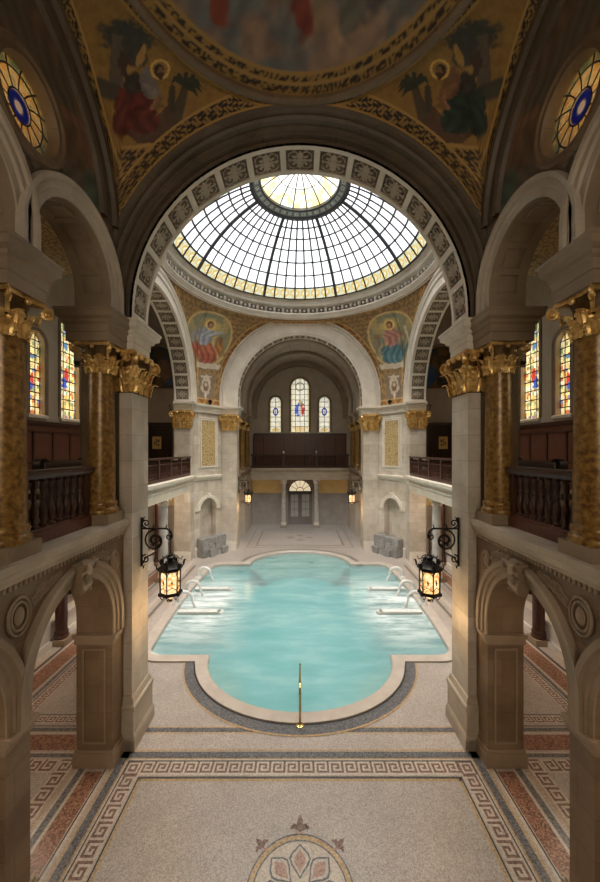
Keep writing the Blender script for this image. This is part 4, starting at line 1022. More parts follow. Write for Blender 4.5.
for i in range(n):
    for j in range(49):
        rr = .6*i/(n-1); a = 2*PI*j/48; U[i,j] = rr*cos(a); V[i,j] = rr*sin(a)+.6; Pg[i,j] = (4.38, 5.45+rr*cos(a), H+5.34+rr*sin(a))
mb.grid(Pg); part(mb, 'stained_glass', 'glass', t, cols=pat_oculus(U,V,.6,1.2).reshape(-1,3))
mb = MB(); cen = (4.36, 5.45, H+5.34)
for rr in (.22,.48): mb.tube([(4.36,cen[1]+rr*cos(2*PI*i/32),cen[2]+rr*sin(2*PI*i/32)) for i in range(32)], .013, 4, closed=True)
for k in range(12):
    a = 2*PI*k/12; mb.tube([(4.36,cen[1]+r_*cos(a+(.5-r_)*.5),cen[2]+r_*sin(a+(.5-r_)*.5)) for r_ in (.22,.35,.48,.6)], .012, 4)
part(mb, 'lead_bars', 'lead', t)
mb = MB(); rows = []
for rr, x in ((.59,4.36),(.59,4.2),(.61,4.16),(.68,4.16),(.71,4.13),(.76,4.13),(.80,4.18),(.82,4.2)): rows.append([(x,cen[1]+rr*cos(2*PI*i/48),cen[2]+rr*sin(2*PI*i/48)) for i in range(49)])
mb.grid(np.array(rows)); part(mb, 'surround', 'brown', t, True)
both(t, 'round stained window with blue centre high on the right wall of the near gallery', 'round stained window with blue centre high on the left wall of the near gallery')
# ------------------------------------------------------------------ painted vaults
def bound_front(psi):
    sx, sy = sin(psi), cos(psi); k = min(4.2/max(1e-6, abs(sx)), 3.25/max(1e-6, abs(sy))); x, y = k*sx, k*sy
    if abs(abs(y)-3.25) < 1e-4: h = 3.25+sqrt(max(0, 4.52**2-x*x))
    else: h = 4.95+2.9*sqrt(max(0, 1-(y/3.25)**2))
    return x, y, min(h, 7.78)
OCT = [(5.6,7.55),(6.96,5.65)]
def bound_main(psi):
    sx, sy = sin(psi), cos(psi); ax, ay = abs(sx), abs(sy)
    if ax/max(ay,1e-9) <= 5.6/7.55: k = 7.55/ay; h = 3.75+sqrt(max(0, 5.68**2-(k*ax)**2)); h = max(h, 3.1)
    elif ay/max(ax,1e-9) <= 5.65/6.96: k = 6.96/ax; h = 3.2+5.7*sqrt(max(0, 1-(k*ay/5.75)**2))
    else:
        # chamfer line through (5.6,7.55) and (6.96,5.65)
        k = (5.6*1.9+7.55*1.36)/(ax*1.9+ay*1.36); h = 3.1
    return k*sx, k*sy, min(h, 8.95)
def vault(bound, cy, R, hr, p0, p1, na, nt, painter, name, label, mat='mosaic', grp=None):
    P = np.zeros((na, nt, 3)); A = np.zeros((na, nt)); Q = np.zeros((na, nt)); DL = np.zeros((na, nt)); DR = np.zeros((na, nt))
    pm = (p0+p1)/2
    xm, ym, hm = bound(pm)
    for i in range(na):
        psi = p0+(p1-p0)*i/(na-1); x, y, h = bound(psi); rx, ry = R*sin(psi), R*cos(psi)
        L = sqrt((x-rx)**2+(y-ry)**2+(hr-h)**2)
        for j in range(nt):
            t = j/(nt-1); a = t*PI/2; f = 1-cos(a); g = sin(a)
            q = (x+(rx-x)*f, y+(ry-y)*f, h+(hr-h)*g); P[i, j] = (q[0], cy+q[1], H+q[2])
            rho = math.hypot(q[0], q[1]); A[i, j] = (psi-pm)*rho; Q[i, j] = (q[2]-hm)*1.0+max(0, math.hypot(xm,ym)-rho)*0.75
            DL[i, j] = t*L; DR[i, j] = (1-t)*L
    # true distance to the arch boundary
    bp = np.array([(b[0], b[1]+cy, b[2]+H) for b in (bound(p0+(p1-p0)*i/160) for i in range(161))])
    D = np.min(np.linalg.norm(P[:, :, None, :]-bp[None, None], axis=3), axis=2)
    # hide degenerate slivers
    C = painter(A, Q, D, DR)
    mb = MB(); mb.grid(P)
    root = thing(name, label, 'mosaic', (P[na//2, nt//2, 0], P[na//2, nt//2, 1], P[na//2, nt//2, 2]), grp)
    part(mb, 'mosaic_surface', mat, root, True, C.reshape(-1, 3)); return root
GA, GB = (0.50, 0.36, 0.16), (0.16, 0.10, 0.06)
def poly3(c, A, Q): return c[0]+c[1]*A+c[2]*Q+c[3]*A*A+c[4]*A*Q+c[5]*Q*Q+c[6]*A**3+c[7]*Q**3+c[8]*A*A*Q+c[9]*A*Q*Q
def saint_front(side):
    def f(A, Q, D, DR):
        a = A*(1 if side > 0 else -1)      # + = towards the side wall
        # warped drawing coordinates that keep the figure upright across the curved field
        u = (poly3((145.586,59.2,-4.416,-4.22,-8.279,0.634,0.772,-1.471,2.513,1.391), a, Q)-150)/20
        v = (poly3((281.409,12.548,50.171,4.456,19.038,-4.711,0.168,1.446,1.927,-3.234), a, Q)-300)/20
        c = Canvas(u, v, (0.60, 0.45, 0.22)); c.grain(3, .35, 3)
        c.ell(1.2,5.6,1.6,1.0,(0.26,0.26,0.22),.3,.3,.4)
        c.poly([(1.35,3.2),(2.1,3.0),(1.9,5.9),(1.3,5.7)], (0.40, 0.34, 0.28)); c.poly([(1.4,2.3),(2.9,2.9),(2.8,3.6),(1.4,3.1)], (0.30, 0.27, 0.22))
        c.ell(.75,5.0,.62,.95,(0.28,0.27,0.24),-.3,.15,.4); c.ell(.45,4.75,.2,.62,(0.70,0.54,0.28),.35); c.ell(1.25,4.3,.35,.8,(0.30,0.22,0.18),-.2,.15,.4); c.ell(.95,3.9,.2,.42,(0.66,0.5,0.26),-.4)
        c.seg(-1.2,1.2,-1.75,3.05,.34,(0.34,0.28,0.20),.20)
        c.seg(-1.0,1.0,-1.1,3.1,.24,(0.30,0.25,0.18),.16)
        for t_ in (-2.3,-1.8,-1.3,-.7,-.1,.5,.95):
            x0,y0 = -1.75,3.2; x1,y1 = x0+.62*sin(t_), y0+.5*cos(t_)+.1; c.seg(x0,y0,x1,y1,.11,(0.22,0.23,0.17)); c.seg(x1,y1,x1+.28*sin(t_),y1-.36,.10,(0.22,0.23,0.17),.01)
        c.poly([(-1.6,.9),(-.2,.2),(.6,.3),(2.0,1.6),(1.2,1.2),(-.2,1.5),(-.8,2.2),(-1.3,1.6)], (0.36, 0.25, 0.17))
        robe = (0.40, 0.16, 0.11) if side < 0 else (0.15, 0.21, 0.17)
        body = (0.50, 0.45, 0.42) if side < 0 else (0.50, 0.35, 0.23)
        c.ell(.75,2.35,1.0,.95,robe,-.2,.06,.3); c.ell(.35,1.45,.85,.75,robe,.2,.06,.3); c.ell(1.25,1.6,.55,.9,robe,.1,.06,.3); c.ell(.85,3.35,.5,.6,(0.24,0.2,0.17),0,.06,.4)
        c.ell(.1,3.35,.48,.85,body,-.15,.06,.2); c.seg(.0,3.7,-.5,2.6,.18,body,.12); c.seg(-.5,2.6,-.1,2.1,.13,(0.56,0.40,0.29))
        c.ring(-.5,4.05,.45,.07,(0.92,0.72,0.38)); c.ell(-.5,4.05,.40,.40,(0.66,0.5,0.27)); c.ell(-.45,3.98,.27,.36,(0.26,0.15,0.10)); c.ell(-.52,3.95,.17,.24,(0.56,0.40,0.29)); c.ell(-.5,3.72,.15,.2,(0.32,0.2,0.14))
        m = ((np.hypot((u-.6)/1.3,(v-2.0)/1.4)) < 1).astype(float); c.fold(7, .32, m)
        c.C *= (0.75+0.5*fbm(u*4, v*4, 9))[..., None]
        OR, DKB = (0.62,0.48,0.25), (0.15,0.10,0.065)
        c.band((v < .1).astype(float), OR, DKB, 9)
        c.band((DR < .17).astype(float), OR, DKB, 11); c.band((D < .30).astype(float), OR, DKB, 11)
        for e_ in (.31, .03): c.mix((np.abs(D-e_) < .022).astype(float), (0.72, 0.56, 0.30))
        for e_ in (.18, .02): c.mix((np.abs(DR-e_) < .022).astype(float), (0.72, 0.56, 0.30))
        c.mix((np.abs(v-.15) < .09).astype(float)*(D > .31), (0.72, 0.56, 0.30))
        return c.C*0.9
    return f
def plain_border(A, Q, D, DR):
    c = Canvas(A, Q, (0.42, 0.32, 0.16)); c.band(np.ones(A.shape), (0.5,0.38,0.2), (0.14,0.10,0.06), 10); c.C *= .95; return c.C
vault(bound_front, 4.6, 3.2, 7.85, 0.0, PI/2, 250, 150, saint_front(1), 'pendentive_mosaic', 'mosaic of a seated bearded saint in dark green with palm, upper right vault corner')
vault(bound_front, 4.6, 3.2, 7.85, 0.0, -PI/2, 250, 150, saint_front(-1), 'pendentive_mosaic', 'mosaic of a haloed figure in a red robe with palm, upper left vault corner')
vault(bound_front, 4.6, 3.2, 7.85, PI/2, PI*1.5, 80, 20, plain_border, 'vault_mosaic', 'gold patterned vault mosaic over the near side of the gallery')
# painted shallow dome of the near gallery
na, nr = 420, 110; P = np.zeros((na, nr, 3)); X = np.zeros((na, nr)); Y = np.zeros((na, nr)); RR = np.zeros((na, nr))
for i in range(na):
    a = 2*PI*i/(na-1)
    for j in range(nr):
        r = 3.22*(1-j/(nr-1)); q = 1-(r/3.22)**2
        P[i, j] = (r*sin(a), 4.6+r*cos(a), H+7.83+0.85*q); X[i, j] = r*sin(a); Y[i, j] = r*cos(a); RR[i, j] = r
c = Canvas(X, Y, (0.42, 0.34, 0.29)); cl = fbm(X*1.1+5, Y*1.6+9, 4, 5)
c.mix(np.clip((cl-.50)*8, 0, 1), (0.33, 0.33, 0.32)); c.mix(np.clip((.47-cl)*8, 0, 1), (0.56, 0.44, 0.34))
c.mix(np.clip((fbm(X*2+1, Y*2, 8)-.55)*6, 0, 1)*.8, (0.50, 0.40, 0.33))
for x, y, rx, ry, col in ((0.1,2.0,.28,.5,(0.40,0.16,0.11)),(.35,1.95,.18,.42,(0.46,0.38,0.28)),(.95,1.95,.3,.48,(0.34,0.32,0.27)),(-1.5,1.9,.22,.3,(0.42,0.18,0.11)),(1.35,1.7,.25,.3,(0.28,0.26,0.25)),(-.5,1.6,.3,.4,(0.42,0.34,0.26)),(2.1,1.2,.3,.4,(0.4,.2,.14)),(-2.2,.9,.3,.4,(0.3,.3,.34))):
    c.ell(x, y, rx, ry, col, 0, .3, .5)
c.fold(13, .15); c.grain(5, .4, 6)
c.C *= 1.1; c.band((RR > 2.86).astype(float), (0.52,0.40,0.2), (0.15,0.10,0.06), 24)
for e in (2.84, 3.0, 3.18): c.mix((np.abs(RR-e) < .028).astype(float), (0.56, 0.43, 0.22))
c.C *= 1.25
t = thing('ceiling_painting', 'round painted ceiling of clouds and robed figures over the near gallery', 'painting', (0, 4.6, H+8)); mb = MB(); mb.grid(P)
part(mb, 'painted_dome', 'paint', t, True, c.C.reshape(-1, 3))
mb = MB(); mb.lathe([(3.16,7.86),(3.16,7.78),(3.22,7.74),(3.30,7.74),(3.34,7.80),(3.34,7.86)], (0,4.6,H), 96); part(mb, 'gilt_ring', 'brown', t, True)

# frescoed lunettes of the near gallery
ny_, nz_ = 150, 150; ys = np.linspace(1.4, 7.9, ny_); P = np.zeros((ny_, nz_, 3)); U = np.zeros((ny_, nz_)); V = np.zeros((ny_, nz_))
mb = MB()
for i, yv in enumerate(ys):
    hb = 3.1; ht = 4.95+2.85*sqrt(max(0, 1-((yv-4.6)/3.32)**2))
    for j in range(nz_): P[i, j] = (4.185, yv, H+hb+(ht-hb)*j/(nz_-1)); U[i, j] = yv; V[i, j] = hb+(ht-hb)*j/(nz_-1)
c = Canvas(U, V, (0.36, 0.285, 0.22)); n_ = fbm(U*1.6, V*1.6, 3, 5)
c.mix(np.clip((n_-.5)*7, 0, 1), (0.33, 0.29, 0.24)); c.mix(np.clip((.42-n_)*7, 0, 1), (0.36, 0.26, 0.19))
for g in (0, 1):
    m = (lambda y: y) if g == 0 else (lambda y: 9.2-y)
    c.ell(m(6.85),5.9,.28,.62,(0.42,0.31,0.24),.4 if not g else -.4,.2,.5); c.ell(m(7.1),5.1,.26,.55,(0.26,0.30,0.26),.3 if not g else -.3,.2,.5); c.ell(m(6.75),6.5,.15,.18,(0.48,0.34,0.26))
    c.ell(m(7.45),4.6,.2,.4,(0.42,0.22,0.17),.2,.2,.5); c.ell(m(6.4),6.9,.5,.25,(0.30,0.22,0.2),.6 if g else -.6,.2,.5)
    c.seg(m(6.7),6.2,m(6.2),6.0,.08,(0.46,0.34,0.27)); c.ell(m(7.6),5.5,.14,.4,(0.40,0.29,0.2),.3,.2,.5)
c.fold(16, .18); c.grain(8, .5, 4)
q = np.hypot(U-5.45, V-5.34); c.band(((V < 4.9) & (np.abs(U-5.45) < .7)).astype(float), (0.42,0.36,0.29), (0.24,0.19,0.15), 17)
c.C *= 1.25
n0 = 0; mb.v = [tuple(p) for p in P.reshape(-1, 3).tolist()]
def blocked(y, z):
    if math.hypot(y-5.45, z-(H+5.34)) < .80 or math.hypot(y-.75, z-(H+5.34)) < .62: return True
    for o in UA:
        if abs(y-o.c) < o.h+.33 and z < o.zs+(o.r+.33)*sqrt(1-((y-o.c)/(o.h+.33))**2): return True
    return False
for i in range(ny_-1):
    for j in range(nz_-1):
        if not blocked(*(P[i, j, 1:]+P[i+1, j+1, 1:])/2): a = i*nz_+j; mb.f.append((a, a+1, a+nz_+1, a+nz_)); mb.m.append(0)
t = thing('lunette_fresco', '', 'fresco', (4.2, 4.6, H+4.5)); part(mb, 'painted_plaster', 'paint', t, False, c.C.reshape(-1, 3))
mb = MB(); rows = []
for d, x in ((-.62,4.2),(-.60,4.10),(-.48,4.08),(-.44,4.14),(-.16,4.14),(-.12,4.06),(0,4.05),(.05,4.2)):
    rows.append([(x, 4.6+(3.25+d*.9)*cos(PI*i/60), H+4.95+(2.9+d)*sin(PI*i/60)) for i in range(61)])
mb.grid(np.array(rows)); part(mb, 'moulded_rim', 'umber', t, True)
both(t, 'dark fresco of robed figures around the round window, right wall', 'dark fresco of robed figures around the round window, left wall')

# pendentives of the pool hall
def saint_main(side):
    def f(A, Q, D, DR):
        P = A*(1 if side > 0 else -1)/1.05; Q = np.where(Q < 2.8, Q/1.37, 2.04+(Q-2.8)/1.1)       # +P towards the side wall
        c = Canvas(P, Q, (0.68, 0.55, 0.38)); c.band(np.ones(P.shape), (0.64,0.50,0.33), (0.50,0.41,0.29), 8.0)
        cx, cy, rx, ry = 0.15, 3.9, 1.75, 1.85
        e = np.hypot((P-cx)/rx, (Q-cy)/ry); inm = (e < 1).astype(float)
        c.mix(inm, (0.56, 0.54, 0.44)); n_ = fbm(P*1.3, Q*1.3, 6); c.mix(inm*np.clip((n_-.5)*6, 0, 1), (0.42, 0.50, 0.46)); c.mix(inm*np.clip((.45-n_)*6, 0, 1), (0.68, 0.60, 0.42))
        c.ell(cx+.1, cy+.9, .8, .7, (0.78, 0.68, 0.44), 0, .6)
        if side < 0:
            c.ell(.35,2.95,1.0,.72,(0.68,0.40,0.31),.1,.12,.3); c.ell(.1,2.5,.75,.4,(0.62,0.34,0.26),0,.12,.3)
            c.ell(.45,4.0,.55,.72,(0.62,0.63,0.68),.15,.12,.3); c.seg(.2,4.1,-.75,4.5,.13,(0.66,0.66,0.68),.08); c.seg(-.7,3.5,-.85,2.9,.3,(0.66,0.46,0.26),.2); c.ell(-.7,3.9,.2,.25,(0.56,0.38,0.24)); c.ell(1.2,3.8,.25,.5,(0.60,0.58,0.56),.2,.2,.4)
        else:
            c.ell(.1,2.85,.95,.72,(0.32,0.45,0.49),-.2,.12,.3); c.ell(-.2,2.4,.6,.42,(0.36,0.49,0.52),0,.12,.3)
            c.ell(.2,4.0,.55,.75,(0.68,0.48,0.44),-.1,.12,.3); c.seg(.2,4.1,1.0,3.9,.14,(0.66,0.46,0.42),.1); c.ell(-1.0,3.6,.3,.5,(0.56,0.50,0.42),.3,.2,.4); c.seg(1.2,4.4,1.45,3.0,.06,(0.80,0.76,0.66)); c.ell(-.85,4.15,.18,.2,(0.62,0.42,0.3))
        c.ring(.25,4.85,.33,.05,(0.86,0.74,0.46)); c.ell(.25,4.85,.22,.27,(0.40,0.26,0.17)); c.ell(.22,4.8,.14,.18,(0.72,0.52,0.38))
        c.fold(13, .30, ((np.hypot((P-.2)/1.1,(Q-3.1)/1.4)) < 1).astype(float)); 
        c.mix(((e > .97) & (e < 1.05)).astype(float), (0.80, 0.68, 0.46))
        c.poly([(-1.0,1.85),(1.1,1.85),(1.2,2.15),(-1.1,2.15)], (0.78, 0.72, 0.64))
        # shield panel below
        c.poly([(-.62,.25),(.62,.25),(.72,1.6),(-.72,1.6)], (0.56,0.46,0.34)); c.poly([(-.5,.35),(.5,.35),(.6,1.5),(-.6,1.5)], (0.50,0.44,0.38))
        c.ell(0,.95,.38,.5,(0.76,0.70,0.62),0,.1,.4); c.ell(0,.95,.22,.3,(0.48,0.36,0.28),0,.1,.5); c.ell(0,1.0,.1,.12,(0.76,.7,.62)); c.ring(0,1.35,.14,.04,(0.8,.74,.66)); c.seg(-.4,1.42,.4,1.42,.04,(0.8,.74,.66)); c.seg(0,.3,0,.5,.06,(0.8,.74,.66))
        c.C *= (0.72+0.55*fbm(P*7, Q*7, 9))[..., None]
        m = (D < .34).astype(float); c.band(m, (0.70,0.52,0.28), (0.50,0.34,0.20), 9)
        c.mix((np.abs(D-.36) < .03).astype(float), (0.74, 0.62, 0.42)); c.mix((D < .05).astype(float), (0.74, 0.62, 0.46))
        m = (DR < .25).astype(float); c.band(m, (0.66,0.50,0.30), (0.46,0.34,0.22), 9)
        return c.C*1.25
    return f
for s_ in (1, -1):
    sd = 'right' if s_ > 0 else 'left'
    vault(bound_main, 17.35, 6.78, 9.04, 0.0, s_*PI/2, 230, 130, saint_main(s_), 'pendentive_mosaic',
          ['', 'mosaic of a seated figure in pink and blue below the dome, far right corner', 'mosaic of a seated figure in a coral red robe below the dome, far left corner'][s_])
    vault(bound_main, 17.35, 6.78, 9.04, PI*(1 if s_ > 0 else -1), s_*PI/2, 110, 60, saint_main(s_), 'pendentive_mosaic',
          f'mosaic pendentive over the near {sd} corner of the pool hall, hidden behind the great arch')
    t = thing('spotlight', f'small black spotlight on the cornice beneath the {sd} far mosaic', 'lamp', (s_*6.15, 23.95, 10.16), 'cornice spotlights')
    mb = MB(); mb.box(s_*6.15-.10, s_*6.15+.10, 23.85, 24.05, 10.16, 10.22); part(mb, 'foot', 'iron', t)
    mb = MB(); mb.tube([(s_*6.15, 24.0, 10.42), (s_*6.10, 23.78, 10.36)], .13, 10); part(mb, 'head', 'iron', t)

# ------------------------------------------------------------------ cornice and glass dome
CY = 17.35
t = thing('dome_cornice', 'round cream cornice with a row of little globe lamps under the glass dome', 'cornice', (0, CY, H+8.8))
mb = MB(); pr = [(6.30,10.30),(6.30,10.16),(6.36,10.12),(6.42,10.12),(6.44,10.02),(6.50,9.98),(6.52,9.82),(6.60,9.78),(6.86,9.74),(6.86,9.40),(6.70,9.38),(6.60,9.36),(6.60,9.28),(6.66,9.25),(6.70,9.18),(6.78,9.13),(6.80,9.05),(6.90,9.0),(7.0,9.04)]
mb.lathe(pr, (0,CY,H), 128); mb.lathe([(6.30,10.30),(6.8,10.3),(6.8,10.0)], (0,CY,H), 128); part(mb, 'mouldings', 'trim', t, True)
mb = MB(); mb.lathe([(6.84,9.73),(6.84,9.41)], (0,CY,H), 128)
part(mb, 'frieze_ground', 'recess', t, True)
for k in range(72):
    a = 2*PI*(k+.5)/72
    mb = MB(); c0 = (6.72*cos(a), CY+6.72*sin(a), H+9.56); mb.ball(c0, .085, 10)
    part(mb, 'globe', 'jet', t, True)
mb = MB()
for k in range(72):
    a = 2*PI*k/72; c, s = cos(a), sin(a); vs = []
    for r, z in ((6.66,9.72),(6.66,9.52),(6.80,9.42),(6.86,9.72)):
        for g in (-.07, .07): vs.append((r*c-g*s, CY+r*s+g*c, H+z))
    mb.add(vs, [(0,1,3,2),(2,3,5,4),(0,2,4,6),(1,7,5,3),(4,5,7,6)])
part(mb, 'bracket_row', 'trim', t)

Rs, zc_ = 7.75, 5.72
def dome_pt(r): return (r, zc_+sqrt(Rs*Rs-r*r))
r_out, r_in = 6.33, 2.38
a_out = math.asin(r_out/Rs); a_in = math.asin(r_in/Rs)
def DP(f, psi, off=0):       # f 0 at base, 1 at oculus
    a = a_out+(a_in-a_out)*f; rr = (Rs+off)*sin(a); return (rr*sin(psi), CY+rr*cos(psi), H+zc_+(Rs+off)*cos(a))
t = thing('glass_dome', 'great round dome of clear and stained glass with dark ribs above the pool', 'dome', (0, CY, H+10.2))
na, nf = 56*6+1, 61
P = np.zeros((na, nf, 3)); U = np.zeros((na, nf)); V = np.zeros((na, nf))
for i in range(na):
    for j in range(nf): psi = 2*PI*i/(na-1); f = j/(nf-1); P[i, j] = DP(f, psi); U[i, j] = i/6.0; V[i, j] = f
c = Canvas(U, V, (0.94, 0.96, 0.985)); c.C *= (0.86+0.14*vnoise(np.floor(U)*3.1+.5, np.floor(V*7)*1.7+.5, 2))[..., None]
fu = U-np.floor(U); b = (V < .145); dd = np.hypot((fu-.5)/.42, (V-.075)/.055)
c.mix(b.astype(float), (0.84, 0.86, 0.80)); c.mix((b & (dd < 1)).astype(float)*.9, (0.80, 0.66, 0.26)); c.mix((b & (dd < .55)).astype(float)*.9, (0.93, 0.93, 0.86)); c.mix((b & (dd < .25)).astype(float)*.8, (0.58, 0.62, 0.30))
c.mix((b & ((fu < .1) | (V < .018) | (V > .13))).astype(float)*.6, (0.70, 0.76, 0.66))
c.C *= np.where(b, .55, .80)[..., None]
mb = MB(); mb.grid(P); part(mb, 'glass_panes', 'glass', t, True, np.clip(c.C, 0, 1).reshape(-1, 3))
for k in range(8):
    psi = 2*PI*(k+.5)/8; mb = MB(); mb.tube([DP(f/16, psi, -.11) for f in range(17)], .095, 6); part(mb, 'main_rib', 'lead', t)
bars = MB()
for k in range(56):
    if k % 7 == 3 and False: continue
    psi = 2*PI*(k+.5)/56+PI/8*0
    bars.tube([DP(f/12, 2*PI*k/56+PI/8, -.07) for f in range(13)], .050, 4)
bars2 = part(bars, 'glazing_bars', 'lead', t)
for f, r in ((.005,.06),(.145,.062),(.30,.055),(.46,.055),(.61,.052),(.75,.050),(.88,.050)):
    mb = MB(); mb.tube([DP(f, 2*PI*i/96, -.08) for i in range(96)], r, 5, closed=True); part(mb, 'ring_bar', 'lead', t)
zo = zc_+sqrt(Rs*Rs-r_in*r_in)
mb = MB(); mb.lathe([(2.50,zo-.12),(2.34,zo-.14),(2.34,zo-.04),(2.28,zo),(2.28,zo+.06),(2.02,zo+.16),(2.02,zo+.10),(1.94,zo+.10),(1.94,zo+.24),(2.1,zo+.26)], (0,CY,H), 80); part(mb, 'oculus_ring', 'lead', t, True)
na, nf = 241, 8; P = np.zeros((na, nf, 3)); U = np.zeros((na, nf)); V = np.zeros((na, nf))
for i in range(na):
    for j in range(nf): a = 2*PI*i/(na-1); f = j/(nf-1); r = 2.30-.30*f; P[i, j] = (r*sin(a), CY+r*cos(a), H+zo-.03+.10*f); U[i, j] = i/(na-1)*36; V[i, j] = f
c = Canvas(U, V, (0.42, 0.46, 0.48)); fu = U-np.floor(U); c.mix(((np.abs(fu-.5) < .28) & (np.abs(V-.5) < .3)).astype(float)*.8, (0.80, 0.83, 0.82)); c.mix(((np.abs(fu-.5) < .1) & (np.abs(V-.5) < .14)).astype(float), (0.35, .38, .4))
mb = MB(); mb.grid(P); part(mb, 'patterned_ring', 'paint', t, True, c.C.reshape(-1, 3))
na, nf = 193, 40; P = np.zeros((na, nf, 3)); U = np.zeros((na, nf)); V = np.zeros((na, nf))
for i in range(na):
    for j in range(nf): a = 2*PI*i/(na-1); f = j/(nf-1); r = 1.98*(1-f); P[i, j] = (r*sin(a), CY+r*cos(a), H+zo+.2+.75*(1-(r/1.98)**2)); U[i, j] = i/(na-1)*16; V[i, j] = r
c = Canvas(U, V, (0.93, 0.94, 0.92)); fu = np.abs(U-np.floor(U)-.5); 
g = fbm(U*3, V*6, 3); c.mix(((V > 1.15) & (g > .52)).astype(float)*.8, (0.78, 0.68, 0.36)); c.mix(((V > 1.15) & (g < .40)).astype(float)*.7, (0.66, 0.74, 0.66)); c.mix((V < .3).astype(float)*.8, (0.72, 0.62, 0.36))
mb = MB(); mb.grid(P); part(mb, 'crown_glass', 'glass', t, True, np.clip(c.C, 0, 1).reshape(-1, 3))
mb = MB()
for k in range(16):
    a = 2*PI*k/16+PI/16; mb.tube([(r*sin(a), CY+r*cos(a), H+zo+.18+.75*(1-(r/1.98)**2)) for r in (1.98,1.6,1.15,.7,.3)], .034, 4)
for r in (1.15, .3): mb.tube([(r*sin(2*PI*i/48), CY+r*cos(2*PI*i/48), H+zo+.18+.75*(1-(r/1.98)**2)) for i in range(48)], .025, 4, closed=True)
mb.ball((0, CY, H+zo+.88), .14, 10); part(mb, 'crown_bars', 'lead', t)
# ------------------------------------------------------------------ pool hall side balconies
def side_both(t, txt): return both(t, txt.format('right'), txt.format('left'))
t = thing('hall_entablature', '', 'ledge', (6.96, 17.35, 4.5))
mb = MB(); ledge(mb, PX(6.96), 12.35, 22.32, [(.6,4.47),(0,4.47),(0,4.62),(-.03,4.63),(-.03,4.86),(-.06,4.88),(-.12,4.98),(-.12,5.03),(-.05,5.05),(-.05,5.16),(-.14,5.22),(-.26,5.30),(-.28,5.44),(-.2,5.46),(.6,5.46)])
part(mb, 'mouldings', 'trim', t)
side_both(t, 'long pale moulded entablature under the {} balcony of the pool hall')
t = thing('hall_balustrade', '', 'balustrade', (7.06, 17.35, 5.46))
mb = MB(); mb.box(6.98,7.16,12.4,22.28,5.46,5.62); part(mb, 'bottom_rail', 'wood', t)
mb = MB(); ledge(mb, PX(7.06), 12.4, 22.3, [(-.12,6.58),(.12,6.58),(.14,6.68),(-.14,6.68)]); mb.box(7.0,7.12,12.4,22.28,6.30,6.36); part(mb, 'top_rail', 'wood', t)
nb = 6
for k in range(nb+1):
    y = 12.5+(22.2-12.5)*k/nb; mb = MB(); mb.box(6.97,7.15,y-.09,y+.09,5.62,6.58); part(mb, 'newel', 'wood', t)
for k in range(nb):
    for i in range(8):
        y = 12.5+(22.2-12.5)*(k+(i+.8)/8.6)/nb; mb = MB(); baluster(mb, 7.06, y, 5.62, .70, .055, 8); part(mb, 'baluster', 'wood', t, True)
mb = MB()
for k in range(nb):
    for i in range(15): 
        y = 12.62+(22.2-12.5)*(k+(i+.5)/16)/nb; mb.tube([(7.06,y-.045,6.36),(7.06,y,6.50),(7.06,y+.045,6.36)], .014, 4)
part(mb, 'pierced_frieze', 'wood', t)
side_both(t, 'long dark wooden balustrade of the {} pool hall balcony')
for k, y in enumerate((19.0, 15.7)):
    t = column('marble_column', 7.42, y, 0.0, 4.47, .25, .42, 'greymarble', block=.32, n=20, capm='trim', basem='trim')
    side_both(t, 'grey marble column carrying the {} hall balcony, '+('the farther of the two' if k == 0 else 'the nearer of the two'))
for k, y in enumerate((12.84, 17.6, 21.6)):
    t = column('aisle_column', 8.75, y, 0.0, 5.05, .20, .40, 'wood', block=.27, n=16, capm='browntrim', basem='wood')
    side_both(t, 'slender dark column in the ground floor aisle, {} side, '+['nearest','middle','farthest'][k])
t = thing('parapet', '', 'parapet', (9.15, 14, 0))
mb = MB(); mb.box(9.0,9.3,6,23.9,0,.78); mb.box(8.94,9.36,6,23.9,.78,.88); mb.box(8.9,9.0,6,23.9,0,.22); part(mb, 'low_wall', 'slab', t)
side_both(t, 'low pale stone wall along the {} ground floor aisle')
t = thing('panelled_screen', '', 'panelling', (11.3, 14, 0))
mb = MB(); mb.box(11.3,11.4,2,23.9,0,4.9)
for i in range(16): mb.box(11.24,11.3,2.2+1.36*i,2.3+1.36*i,0,4.9)
part(mb, 'boards', 'darkwood', t)
side_both(t, 'dark panelled wall lining behind the {} aisle on the ground floor')
# gallery wall panelling, bench, doors
t = thing('gallery_panelling', '', 'panelling', (11.3, 14, 5.44))
mb = MB(); mb.box(11.28,11.4,-7,23.9,5.44,8.25); part(mb, 'panels', 'woodpanel', t)
mb = MB(); ledge(mb, PX(11.28), -7, 23.9, [(0,8.12),(-.05,8.14),(-.12,8.25),(-.12,8.33),(.1,8.33),(.1,8.12)]); mb.box(11.22,11.28,-7,23.9,7.85,7.92); mb.box(11.2,11.28,-7,23.9,5.44,5.7); mb.box(11.22,11.28,-7,23.9,6.5,6.62)
for i in range(26): mb.box(11.23,11.28,-6.5+1.18*i,-6.4+1.18*i,5.5,7.9)
part(mb, 'rails', 'wood', t)
side_both(t, 'red mahogany panelling along the {} gallery wall below the windows')
t = thing('gallery_bench', '', 'bench', (6.5, 9.6, 5.44))
mb = MB(); mb.box(6.45,7.0,8.7,10.4,5.84,5.98); part(mb, 'seat', 'leather', t)
mb = MB(); mb.box(6.38,6.50,8.7,10.4,5.6,6.66); mb.tube([(6.42,8.7,6.68),(6.42,10.4,6.68)], .11, 10); part(mb, 'backrest', 'cushion', t, True)
for y in (8.72, 10.4):
    mb = MB(); mb.tube([(6.36,y,6.70),(6.52,y,6.70)], .17, 14); part(mb, 'rolled_arm', 'leather', t, True)
for x in (6.48, 6.95):
    for y in (8.8, 10.3): mb = MB(); mb.box(x-.04,x+.04,y-.04,y+.04,5.44,5.85); part(mb, 'leg', 'leather', t)
side_both(t, 'upholstered bench with dark rolled arms behind the {} near balustrade')
